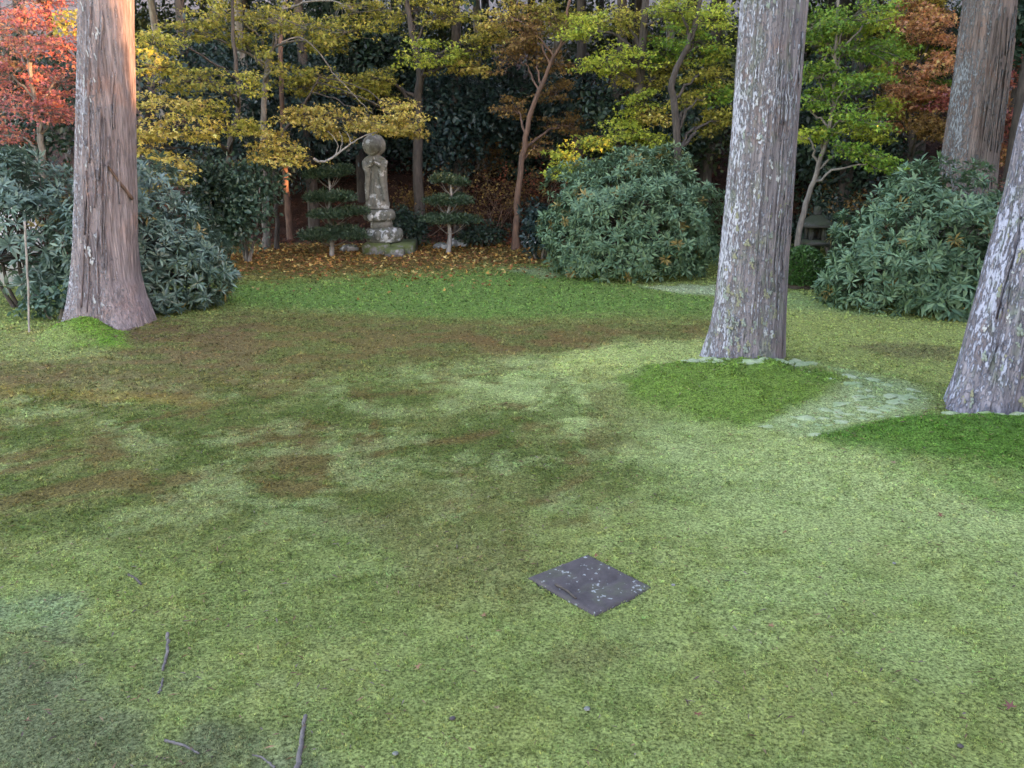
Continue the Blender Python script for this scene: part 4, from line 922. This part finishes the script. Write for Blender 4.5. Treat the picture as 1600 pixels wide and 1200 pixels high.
# ------------------------------------------------------------------ maples: trunk, limbs, flat leafy sprays
GOLD = [(.46, .35, .075), (.40, .31, .065), (.54, .43, .13), (.32, .28, .05), (.44, .30, .09)]
OLIVE = [(.24, .23, .04), (.29, .27, .045), (.19, .19, .035), (.35, .28, .06)]
YGREEN = [(.32, .36, .045), (.26, .32, .04), (.40, .40, .06), (.20, .27, .036)]
GREEN = [(.11, .22, .032), (.15, .26, .036), (.08, .17, .028), (.22, .29, .04)]
RED = [(.50, .16, .11), (.42, .13, .12), (.55, .22, .12), (.38, .14, .14)]
ORANGE = [(.52, .24, .11), (.46, .20, .10), (.56, .32, .12), (.42, .22, .14)]
BROWN = [(.22, .13, .045), (.27, .17, .05), (.18, .10, .04)]
def spray(c, rx, ry, rz, n, s, cols, r, att=None):
    """flat layered spray: leaf fans along twigs radiating from the limb's end"""
    K = max(10, int(n/40)); P, tw = [], []; per = 6; tone = r.uniform(.72, 1.15); tilt = r.normal(0, .16); ph = r.uniform(0, 6.28)
    for q in range(K):
        a = r.uniform(0, 6.283); L = r.uniform(.3, 1.0)**.7*(1+.28*math.sin(2*a+ph)+.2*math.sin(5*a+ph*3)); lev = r.choice([-.85, -.2, .45, .9])+r.normal(0, .1)
        e = np.array([math.cos(a)*rx*L, math.sin(a)*ry*L, rz*(lev*(1-.45*L)-.45*L*L)+tilt*math.cos(a)*rx*L])
        st = e*np.array([.12, .12, .75]); nn = 5; t = np.sort(r.uniform(.15, 1.0, nn))
        nd = st+(e-st)*t[:, None]+r.normal(0, .05, (nn, 3))*np.array([1, 1, .35])
        p = np.repeat(nd, per, axis=0)+r.normal(0, 1, (nn*per, 3))*np.array([.075, .075, .022])
        P.append(p); tw.append((st, e))
    P = np.concatenate(P)+c; n_ = len(P)
    o = (P-c)*np.array([1, 1, 0]); D = unit(o)*.6+randdir(n_, r)*.8+np.array([0, 0, -.35]); N = np.array([0, -.25, 1.0])+r.normal(0, .55, (n_, 3))
    V, Fa = leaves(T_MAPLE, P, D, N, s*r.uniform(.65, 1.3, n_)); return V, Fa, rep((pal(n_, cols, .22, r)*1.3*tone).clip(0, .8), T_MAPLE), tw
def maple(label, base, trunk_px, Y, sprays, seed, bark=M_BARK_D, r0=.11, dens=1.0, leaf=.068, upper=None):
    """base: photo x of the foot; trunk_px: photo points up the trunk; sprays: (x, y, w, h, dY, palette)"""
    r = np.random.default_rng(seed); P = [at(a, b, Y) for a, b in trunk_px]; fz = gz1(P[0][0], Y)
    foot = np.array([at(base, 380, Y)[0], Y, fz]); root = thing('maple_tree', label, 'tree', foot, 'autumn maples behind the lawn')
    if P[0][2] < fz+.15: P = P[1:]
    cp = curve_pts([foot-np.array([0, 0, .1])]+P, 30, .012, seed); tr = np.linspace(r0, r0*.3, len(cp)); tr[:3] *= np.array([1.5, 1.2, 1.05])
    V, fs = tube(cp, tr, 9); add('trunk', V, fs, bark, root, None, True)
    for (X, Yp, w, h_, dY, cols) in sprays:
        YY = Y+dY; pm = scale_at(YY, Yp); c = at(X, Yp, YY); rx, rz = w/2/pm, h_/2/pm; ry = min(rx, 1.0)*.9
        n_ = int(dens*1.35*(260+1150*rx*max(rz, .16)*2.2)); V, Fa, col, tw = spray(c, rx, ry, rz, n_, leaf, cols, r)
        sp = add('foliage_spray', V, Fa, M_MAPLE, root, col); sp['kind'] = 'stuff'
        k_ = int(np.argmin(np.linalg.norm(cp-(c+np.array([0, 0, -.5])), axis=1))); k_ = max(k_, 3); st = cp[k_]
        md = st*.5+c*.5+np.array([r.normal(0, .1), r.normal(0, .1), .12]); lm = MB()
        q = curve_pts([st, md, c+np.array([0, 0, -rz*.3])], 12, .018, seed+int(X)); V, fs = tube(q, np.linspace(tr[k_]*.45+.006, .008, len(q)), 6); lm.put(V, fs)
        for (a, b) in tw[:26]:
            tq = q[-1] if r.random() < .6 else q[-4]; V, fs = tube(curve_pts([tq, tq*.4+(c+b)*.6+r.normal(0, .03, 3), c+b], 6), np.linspace(.007, .002, 7), 3, False); lm.put(V, fs)
        lm.build('limb', bark, root, True)
    if upper and Y > 17.8:                                                     # the crown goes on above the picture
        cxp, z0_, z1_, rr, n_, cols = upper; cc = at(cxp, 0, Y)[0]; mb = MB()
        for q in range(9): mb.put(*spray(np.array([cc+r.uniform(-rr, rr), Y+r.uniform(-rr, rr)*.8, r.uniform(z0_, z1_)]), rr*.55, rr*.5, .3, n_//9, leaf*1.5, cols, r)[:3])
        mb.build('crown', M_MAPLE, root)['kind'] = 'stuff'
    return root
maple('red maple behind the left cedar, orange where sunlight strikes it', 66, ((66,236),(62,200),(50,130),(40,40),(30,-60)), 14.6,
    [(30,30,190,90,.3,RED),(95,60,150,80,-.2,RED),(20,110,170,80,0,RED),(90,120,140,70,.5,RED),(30,165,170,50,-.3,RED),(100,170,110,50,.2,RED),(60,-10,200,70,0,RED),(15,205,90,40,.3,RED),(110,30,60,50,-.6,OLIVE),(5,60,120,90,1.2,ORANGE)], 501, M_BARK_G, .06, .85, .058, (40, 4.6, 6.5, 1.8, 1500, RED))
maple('golden maple spreading just right of the left cedar', 352, ((352,330),(358,240),(372,150),(365,60),(360,-80)), 15.9,
    [(300,120,200,46,-2.00,OLIVE),(250,95,120,50,-2.30,OLIVE),(265,160,150,40,-2.50,GOLD),(320,165,120,30,-1.80,OLIVE),(255,195,130,46,-2.60,GOLD),(315,205,110,34,-2.00,GOLD),(265,262,120,56,-2.90,GOLD),(240,225,70,40,-2.80,GOLD),(380,195,60,30,-1.60,OLIVE),(240,60,120,50,-1.80,OLIVE),(230,290,60,30,-2.80,GOLD),(390,130,60,40,-1.70,OLIVE)], 502, M_BARK_D, .075, .85, .064, (330, 4.4, 6.5, 2.0, 1500, OLIVE))
maple('olive-yellow maple whose long bent bough reaches towards the statue', 415, ((415,330),(412,200),(418,100),(440,30),(450,-80)), 17.4,
    [(480,35,170,60,-1.50,OLIVE),(430,25,110,50,-1.10,OLIVE),(540,45,90,36,-1.10,OLIVE),(510,70,90,26,-0.80,OLIVE),(420,90,60,30,-1.30,OLIVE),(560,10,140,50,-1.00,OLIVE),(345,15,150,50,-1.10,OLIVE),(300,40,120,50,-0.90,OLIVE),(380,60,90,30,-0.70,OLIVE)], 503, M_BARK_G, .085, .8, .064, (460, 4.9, 7.5, 2.4, 2000, OLIVE))
maple('gold-leaved maple arching over the head of the statue', 432, ((432,330),(428,270),(440,215),(470,170),(500,120)), 17.0,
    [(540,183,220,40,-1.30,GOLD),(475,178,110,30,-1.20,GOLD),(430,222,130,46,-1.50,GOLD),(450,245,110,26,-1.60,GOLD),(625,172,100,40,-1.20,GOLD),(640,200,80,30,-1.30,GOLD),(606,199,110,20,-1.20,GOLD),(410,240,90,26,-1.30,GOLD),(520,205,90,20,-1.10,GOLD)], 504, M_BARK_D, .05, 1.15, .062)
maple('olive maple with a dark trunk in the middle of the background', 655, ((655,330),(652,200),(655,110),(640,40),(625,-80)), 18.4,
    [(520,122,220,36,-.6,OLIVE),(470,132,120,36,-.4,OLIVE),(590,118,120,26,-.8,OLIVE),(690,82,170,50,-.6,YGREEN),(740,70,110,46,-.4,OLIVE),(730,105,80,26,-.4,GOLD),(780,50,100,40,-.2,GOLD),(700,20,130,46,0,OLIVE),(640,10,120,46,.3,OLIVE),(590,140,80,20,-.6,OLIVE)], 505, M_BARK_D, .14, 1.0, .068, (680, 5.2, 8.2, 2.6, 2200, OLIVE))
maple('slender leaning maple with thin brownish leaves left of the broad rhododendron', 806, ((806,388),(808,320),(816,245),(832,170),(856,110),(880,55),(900,-60)), 17.2,
    [(880,35,140,60,0,OLIVE),(820,45,110,60,.2,BROWN),(850,90,110,40,.4,BROWN),(800,85,80,40,.4,BROWN),(915,38,90,30,-.4,YGREEN),(790,15,110,50,.3,GOLD),(840,10,130,50,.5,OLIVE),(865,140,90,40,.6,BROWN),(800,165,80,40,.6,BROWN),(890,190,90,36,.5,BROWN),(840,225,70,30,.4,BROWN)], 506, M_BARK_R, .075, .9, .06, (880, 5.0, 7.5, 2.0, 1500, OLIVE))
maple('yellow-green maple fanning out above the broad rhododendron', 1010, ((1010,330),(1008,230),(1000,150),(1005,60),(1015,-80)), 16.2,
    [(1003,155,90,30,-.4,YGREEN),(1020,182,70,24,-.4,GOLD),(985,185,60,20,-.3,YGREEN),(985,205,130,28,-.6,YGREEN),(935,222,130,30,-.8,YGREEN),(880,245,90,28,-.9,YGREEN),(895,262,110,26,-.9,YGREEN),(1010,215,90,26,-.4,YGREEN),(985,85,120,46,-.2,YGREEN),(930,102,70,24,-.3,YGREEN),(1040,75,100,50,.1,GREEN),(910,38,90,34,-.2,YGREEN),(1040,110,90,36,.2,OLIVE),(990,120,100,30,.2,OLIVE),(1060,25,120,50,0,YGREEN),(980,30,110,50,.2,OLIVE)], 507, M_BARK_D, .17, 1.25, .062, (1010, 4.9, 7.6, 2.4, 2200, YGREEN))
maple('dark-limbed maple with yellow-green leaves just left of the middle cedar', 1062, ((1062,330),(1055,180),(1050,130),(1075,70),(1092,10),(1105,-80)), 15.2,
    [(1115,25,120,46,0,YGREEN),(1090,60,110,40,.2,GREEN),(1120,75,80,36,.1,YGREEN),(1100,110,110,40,.3,OLIVE),(1085,150,110,40,.4,OLIVE),(1125,140,70,50,.3,GREEN),(1110,190,80,40,.5,OLIVE),(1060,10,100,40,.1,YGREEN),(1130,180,60,36,.3,OLIVE)], 508, M_BARK_D, .085, 1.1, .06, (1110, 4.6, 7.0, 2.0, 1500, YGREEN))
maple('green maple right of the middle cedar with bare grey stems below', 1243, ((1243,400),(1256,330),(1275,270),(1295,200),(1305,110),(1310,-60)), 13.8,
    [(1325,22,150,50,0,GREEN),(1290,60,100,46,.2,GREEN),(1370,25,110,46,.2,YGREEN),(1350,70,100,40,.2,GREEN),(1290,110,90,40,0,GREEN),(1340,130,110,36,-.2,GREEN),(1365,115,80,30,.2,YGREEN),(1285,150,80,36,.1,GREEN),(1340,180,130,36,-.2,GREEN),(1380,165,60,30,.2,YGREEN),(1300,195,90,30,.2,GREEN),(1360,205,90,34,-.3,YGREEN),(1345,235,80,28,-.4,GREEN),(1385,255,60,26,-.5,GREEN),(1265,210,60,24,.1,YGREEN),(1270,30,60,60,.4,GREEN),(1385,70,70,50,.6,GREEN)], 509, M_BARK_G, .06, 1.35, .06, (1310, 4.3, 6.6, 2.0, 1800, GREEN))
maple('orange and green maple between the green maple and the brown cedar', 1420, ((1420,300),(1425,220),(1430,140),(1440,60),(1450,-60)), 17.0,
    [(1430,20,110,60,0,ORANGE),(1460,45,70,50,-.3,ORANGE),(1410,60,90,40,.3,OLIVE),(1440,80,100,36,.2,YGREEN),(1420,110,110,40,.2,ORANGE),(1450,125,90,40,0,GREEN),(1400,140,90,40,.4,BROWN),(1440,165,90,36,.2,OLIVE),(1410,185,80,36,.4,ORANGE),(1455,200,70,36,.3,BROWN),(1450,5,60,50,-.2,GOLD),(1455,30,90,50,-1.2,ORANGE),(1465,95,80,46,-1.2,ORANGE),(1440,135,80,40,-1.1,ORANGE),(1415,150,80,40,-1.0,ORANGE),(1480,150,60,40,-1.2,RED),(1450,190,80,40,-1.2,BROWN)], 510, M_BARK_D, .09, 1.7, .062, (1430, 5.0, 7.6, 2.0, 1600, ORANGE))
maple('pinkish-red maple glimpsed between the brown cedar and the right-edge cedar', 1585, ((1585,300),(1580,200),(1590,100),(1600,-60)), 16.6,
    [(1590,110,110,60,0,RED),(1600,160,100,60,.2,ORANGE),(1580,190,80,50,0,RED),(1610,210,90,50,.2,RED),(1620,60,120,60,.1,RED),(1575,240,70,40,.3,ORANGE),(1600,20,90,50,.4,ORANGE)], 511, M_BARK_D, .08, 1.7, .062, (1600, 4.9, 7.0, 1.8, 1200, RED))
# the long bent bough over the statue belongs to the olive-yellow maple
ol = [o for o in C.objects if o.name.startswith('maple_tree') and 'bent bough' in o.get('label', '')][0]
P = [at(a, b, 15.9) for a, b in ((440,66),(470,58),(500,85),(520,112),(545,140),(565,160),(582,178))]; q = curve_pts(P, 24, .008, 3)
V, fs = tube(q, np.linspace(.015, .006, len(q)), 7); add('limb', V, fs, M_BARK_G, ol, None, True)
gm = [o for o in C.objects if o.name.startswith('maple_tree') and 'over the head' in o.get('label', '')][0]
P = [at(a, b, 15.5) for a, b in ((490,248),(502,253),(520,246),(540,230),(552,222),(572,211),(590,205))]; q = curve_pts(P, 22, .006, 4)
V, fs = tube(q, np.linspace(.026, .008, len(q)), 7); add('limb', V, fs, M_BARK_P, gm, None, True)
for pts in (((523,244),(528,228),(522,215),(512,205)), ((531,236),(535,218),(530,205)), ((548,225),(545,212),(538,204))):
    q = curve_pts([at(a, b, 15.5) for a, b in pts], 10, .004, 5); V, fs = tube(q, np.linspace(.012, .004, len(q)), 5); add('limb', V, fs, M_BARK_P, gm, None, True)

# ------------------------------------------------------------------ evergreens and trunks of the wood behind
def evergreen(label, X, Y, lumps, seed, cols=DARK, n=1500, s=.12, trunk=.14, topz=9.0, lean=0.0, bark=M_BARK_D, name='evergreen_tree', group='dark evergreens of the wood'):
    """lumps: (photo x, photo y, w, h) of its leafy masses"""
    r = np.random.default_rng(seed); cx_ = at(X, 200, Y)[0]; z0 = gz1(cx_, Y); root = thing(name, label, 'tree', (cx_, Y, z0), group)
    cp = curve_pts([(cx_, Y, z0-.2), (cx_+lean*.5, Y, (z0+topz)/2), (cx_+lean, Y, topz)], 14, .02, seed); V, fs = tube(cp, np.linspace(trunk, trunk*.5, len(cp)), 9); add('trunk', V, fs, bark, root, None, True)
    mb = MB()
    for (lx_, ly_, w, h_) in lumps:
        c = at(lx_, ly_, Y+r.uniform(-.5, .5)); pm = scale_at(Y); mb.put(*blob_leaves(c, w/2/pm, min(1.3, w/2/pm), h_/2/pm, int(n*max(.3, (w*h_)/pm/pm/4)), s, cols, r, T_OVAL, 2.0, .35, .3))
    for q in range(4):
        c = np.array([cx_+lean+r.uniform(-1.2, 1.2), Y+r.uniform(-1, 1), topz-r.uniform(0, 2.2)]); mb.put(*blob_leaves(c, 1.7, 1.6, 1.0, 420, .3, cols, r, T_OVAL, 2.0, .35, .3))
    mb.build('crown', M_EVER, root)['kind'] = 'stuff'
DOLIVE = [(.05, .07, .02), (.065, .085, .025), (.04, .06, .022)]
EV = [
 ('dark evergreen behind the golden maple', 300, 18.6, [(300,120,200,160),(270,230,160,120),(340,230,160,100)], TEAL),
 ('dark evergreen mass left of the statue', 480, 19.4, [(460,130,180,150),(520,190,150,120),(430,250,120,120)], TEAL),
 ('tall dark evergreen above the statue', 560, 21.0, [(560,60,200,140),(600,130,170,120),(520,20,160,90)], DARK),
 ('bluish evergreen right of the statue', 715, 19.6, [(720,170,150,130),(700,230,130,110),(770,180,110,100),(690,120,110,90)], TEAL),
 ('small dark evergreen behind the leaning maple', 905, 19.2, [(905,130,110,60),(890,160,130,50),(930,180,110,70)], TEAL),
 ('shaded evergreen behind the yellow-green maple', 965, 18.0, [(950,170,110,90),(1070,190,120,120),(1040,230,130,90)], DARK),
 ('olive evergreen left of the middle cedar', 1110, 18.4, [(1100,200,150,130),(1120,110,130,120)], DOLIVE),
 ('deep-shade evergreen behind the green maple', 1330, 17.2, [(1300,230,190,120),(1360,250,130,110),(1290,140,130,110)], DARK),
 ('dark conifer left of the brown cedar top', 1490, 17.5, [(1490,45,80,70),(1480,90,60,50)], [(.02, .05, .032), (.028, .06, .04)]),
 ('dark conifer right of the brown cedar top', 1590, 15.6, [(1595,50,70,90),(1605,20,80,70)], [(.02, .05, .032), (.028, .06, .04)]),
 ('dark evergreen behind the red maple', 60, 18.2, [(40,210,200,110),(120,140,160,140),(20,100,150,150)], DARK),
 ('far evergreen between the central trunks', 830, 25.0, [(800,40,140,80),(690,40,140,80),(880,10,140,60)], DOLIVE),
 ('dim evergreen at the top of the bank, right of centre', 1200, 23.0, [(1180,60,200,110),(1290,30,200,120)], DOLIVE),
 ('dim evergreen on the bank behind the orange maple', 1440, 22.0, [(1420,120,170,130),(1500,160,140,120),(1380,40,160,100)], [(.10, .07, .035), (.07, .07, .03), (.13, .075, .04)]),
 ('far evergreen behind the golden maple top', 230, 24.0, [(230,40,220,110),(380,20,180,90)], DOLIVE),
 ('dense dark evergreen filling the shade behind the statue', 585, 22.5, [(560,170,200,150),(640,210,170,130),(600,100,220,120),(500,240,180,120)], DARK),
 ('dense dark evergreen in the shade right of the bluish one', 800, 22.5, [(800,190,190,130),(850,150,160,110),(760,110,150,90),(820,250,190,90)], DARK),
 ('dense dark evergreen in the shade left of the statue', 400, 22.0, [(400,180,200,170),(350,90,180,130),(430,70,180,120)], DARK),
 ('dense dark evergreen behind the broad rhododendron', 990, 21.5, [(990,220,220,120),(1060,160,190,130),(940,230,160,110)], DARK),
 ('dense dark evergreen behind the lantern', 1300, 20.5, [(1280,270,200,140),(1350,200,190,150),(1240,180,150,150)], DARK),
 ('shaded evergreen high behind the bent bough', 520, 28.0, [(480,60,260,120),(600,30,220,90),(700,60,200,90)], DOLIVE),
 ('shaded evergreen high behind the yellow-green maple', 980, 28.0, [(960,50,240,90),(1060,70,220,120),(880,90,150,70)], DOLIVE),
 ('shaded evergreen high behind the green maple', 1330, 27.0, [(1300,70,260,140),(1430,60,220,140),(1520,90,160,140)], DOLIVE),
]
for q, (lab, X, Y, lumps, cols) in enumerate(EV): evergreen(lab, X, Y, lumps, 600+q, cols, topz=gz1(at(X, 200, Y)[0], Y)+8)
# bare trunks of the wood
TR = [(248,22,.12),(290,26,.13),(335,24,.10),(375,21,.14),(455,23,.12),(500,27,.13),(620,24,.16),(648,22,.08),(696,26,.11),(750,22.5,.13),(762,28,.16),(800,30,.15),(876,27,.17),(905,32,.15),(935,29,.13),(1045,24,.13),(1075,26,.30),(1110,29,.16),(1150,25,.14),(1270,22,.12),(1320,25,.15),(1385,21,.11),(1450,24,.12),(1530,20,.10),(20,22,.12),(90,25,.13),(160,21,.12)]
WH = ['just right of the left cedar top', 'behind the middle of the golden maple', 'behind the right half of the golden maple', 'behind the golden maple trunk', 'left of the bent bough', 'above the bent bough', 'above and right of the statue, thick', 'beside the dark olive maple trunk, thin', 'right of the dark olive maple trunk', 'above the bluish evergreen', 'above the bluish evergreen, farther back', 'straight above the foot of the leaning maple', 'where the leaning maple meets the top edge', 'right of the leaning maple top', 'left of the yellow-green maple trunk', 'right of the yellow-green maple trunk',
      'left of the middle cedar, thickest of the wood', 'close to the left side of the middle cedar', 'half hidden by the middle cedar top', 'close to the right side of the middle cedar', 'behind the green maple', 'at the right rim of the green maple', 'behind the orange and green maple', 'behind the brown cedar', 'at the left edge behind the red maple', 'behind the right half of the red maple', 'half hidden by the left cedar']
for q, (X, Y, rr) in enumerate(TR):
    r = np.random.default_rng(700+q); x = at(X, 100, Y)[0]; z0 = gz1(x, Y); b = np.array([x, Y, z0]); ln = r.normal(0, .35)
    root = thing('forest_tree', f'{"pale" if q % 3 == 0 else "dark"} straight trunk in the wood {WH[q]}', 'tree', b, 'trunks of the wood behind')
    cp = curve_pts([b-np.array([0, 0, .2]), b+np.array([ln*.3, 0, 3]), b+np.array([ln, 0, 9])], 14, .02, q); V, fs = tube(cp, np.linspace(rr, rr*.55, len(cp)), 10); add('trunk', V, fs, M_BARK_P if q % 3 == 0 else M_BARK_D, root, None, True)
    mb = MB()
    for k_ in range(3): mb.put(*blob_leaves(b+np.array([ln+r.uniform(-1, 1), r.uniform(-1, 1), r.uniform(6.5, 9.5)]), 1.8, 1.8, 1.1, 350, .32, DOLIVE, r, T_OVAL, 2, .35, .3))
    mb.build('crown', M_EVER, root)['kind'] = 'stuff'
# bare reddish shrubs on the bank
def twigs(mb, p, d, L, rad, depth, r):
    n_ = 5; P = [p]
    for q in range(n_): d = unit(d+r.normal(0, .16, 3)+np.array([0, 0, .03])); P.append(P[-1]+d*L/n_)
    V, fs = tube(np.array(P), np.linspace(rad, rad*.6, n_+1), 4 if rad > .006 else 3, False); mb.put(V, fs); ends = [P[-1]]
    if depth:
        for q in range(int(r.integers(2, 4))): ends += twigs(mb, P[int(r.integers(2, n_+1))], unit(d+r.normal(0, .55, 3)), L*r.uniform(.55, .8), rad*.55, depth-1, r)
    return ends
BS = [('bare shrub with a few rust leaves on the bank beside the leaning maple', 770, 18.6, .9, BROWN), ('twiggy shrub with rust leaves behind the leaning maple', 845, 19.2, 1.0, [(.30, .09, .05), (.2, .07, .04)]),
      ('bare twiggy shrub on the bank right of the statue', 655, 19.0, .7, BROWN), ('leafless grey shrub left of the brown cedar', 1420, 14.6, .75, BROWN), ('thin bare shrub below the red maple', 90, 13.4, .7, [(.25, .08, .06)]),
      ('grey bare twigs right of the brown cedar', 1572, 14.6, .8, [(.3, .12, .08)]), ('thin twiggy shrub between the maple stems and the lantern', 1320, 17.6, .7, BROWN), ('wispy bare shrub higher on the bank in the centre', 720, 21.0, 1.0, BROWN)]
for q, (lab, X, Y, L, cols) in enumerate(BS):
    r = np.random.default_rng(800+q); x = at(X, 200, Y)[0]; b = np.array([x, Y, gz1(x, Y)]); root = thing('bare_shrub', lab, 'shrub', b, 'bare shrubs of the background'); ends = []
    for k_ in range(5):
        mb = MB(); ends += twigs(mb, b-np.array([0, 0, .05]), unit(np.array([r.normal(0, .4), r.normal(0, .4), 1])), L, .016, 4, r); mb.build('stem', M_BARK_R if X in (770, 845, 655, 720) else M_BARK_G, root, True)
    E = np.repeat(np.array(ends), 3, axis=0); E = E+r.normal(0, .05, E.shape); V, Fa = leaves(T_MAPLE, E, randdir(len(E), r), randdir(len(E), r), .06); add('leaves', V, Fa, M_MAPLE, root, rep(pal(len(E), cols, .2, r), T_MAPLE))['kind'] = 'stuff'
# slim sunlit trunk left of the statue
OY = 18.6; P = [at(450, 330, OY), at(447, 290, OY), at(444, 245, OY), at(440, 150, OY), at(438, 20, OY)]; b = np.array([P[0][0], OY, gz1(P[0][0], OY)])
root = thing('sapling', 'slim trunk left of the statue glowing orange in a shaft of sunlight', 'tree', b); q = curve_pts([b-np.array([0, 0, .1])]+P, 24, .006, 6)
V, fs = tube(q, np.linspace(.075, .045, len(q)), 10); add('trunk', V, fs, M_BARK_R, root, None, True)

# ------------------------------------------------------------------ added unseen screen, off to the right: shades the garden, its gaps aim sun patches
uS = np.array([math.sin(SUN_AZ), math.cos(SUN_AZ)]); nS_ = np.array([-uS[1], uS[0]]); TS = 16.0; tanE = math.tan(SUN_EL)
def s_of(p): return p[0]*nS_[0]+p[1]*nS_[1]
def h_of(p, z): return z+(TS-(p[0]*uS[0]+p[1]*uS[1]))*tanE
TA = np.array([at(208, 0, 9.75)[0], 9.75]); zA = at(208, 165, 9.75)[2]; sA_, hA = s_of(TA), h_of(TA, zA)
MA = np.array([at(70, 100, 14.4)[0], 14.4]); sM, hM = s_of(MA), h_of(MA, at(70, 150, 14.4)[2])
OA = np.array([P[1][0], OY]); sO, hO0, hO1 = s_of(OA), h_of(OA, at(447, 345, OY)[2]), h_of(OA, at(447, 255, OY)[2])
wood = MB(); r = np.random.default_rng(900)
def wbox(s0, s1, z0_, z1_):
    dp = r.uniform(.5, 1.1); c2 = [uS*t+nS_*s for t in (TS, TS+dp) for s in (s0, s1)]
    V = np.array([[c[0], c[1], z] for z in (z0_, z1_) for c in c2]); wood.put(V, np.array([[0, 2, 3, 1], [4, 5, 7, 6], [0, 1, 5, 4], [2, 6, 7, 3], [0, 4, 6, 2], [1, 3, 7, 5]]), (.03, .05, .025))
s = -26.0
while s < 110:
    s1 = s+(.07 if sA_-.8 < s < sA_+.2 else .05 if abs(s-sO) < .9 else .3); m_ = (s+s1)/2; top_ = (13 if s < 17 else 13+min(14, (s-17)*1.5))+1.5*float(vnoise(np.array([s*.8]), np.array([1.0]))[0])
    if sA_-.55 < m_ < sM+.35:
        f = np.clip((m_-sA_)/(sM-sA_), -.2, 1.2); wbox(s, s1, -.5, hA+(hM-hA)*f+(r.normal(0, .22) if m_ > sA_+.3 else 0)+max(0, sA_-.03-m_)*6.0)
    elif abs(m_-sO) < .2: wbox(s, s1, -.5, hO0); wbox(s, s1, hO1, top_)
    else: wbox(s, s1, -.5, top_)
    s = s1
n_ = 5000; ss = r.uniform(-26, 46, n_); zz = r.uniform(0, 13, n_); k = ~((ss > sA_-1.0) & (ss < sM+1.0) & (zz > 5.6)) & ~((np.abs(ss-sO) < .6) & (zz > hO0-.4) & (zz < hO1+.4)); ss, zz = ss[k], zz[k]
P = np.stack([uS[0]*(TS-.1)+nS_[0]*ss, uS[1]*(TS-.1)+nS_[1]*ss, zz], 1)+r.normal(0, .1, (len(ss), 3)); V, Fa = leaves(T_OVAL, P, randdir(len(ss), r), randdir(len(ss), r), .4); wood.put(V, Fa, rep(pal(len(ss), DARK, .2, r), T_OVAL))
tag(wood.build('shade_screen', M_EVER), 'added unseen screen of leafy boxes shading the garden from the sunset side', 'shade_screen', None, 'stuff')
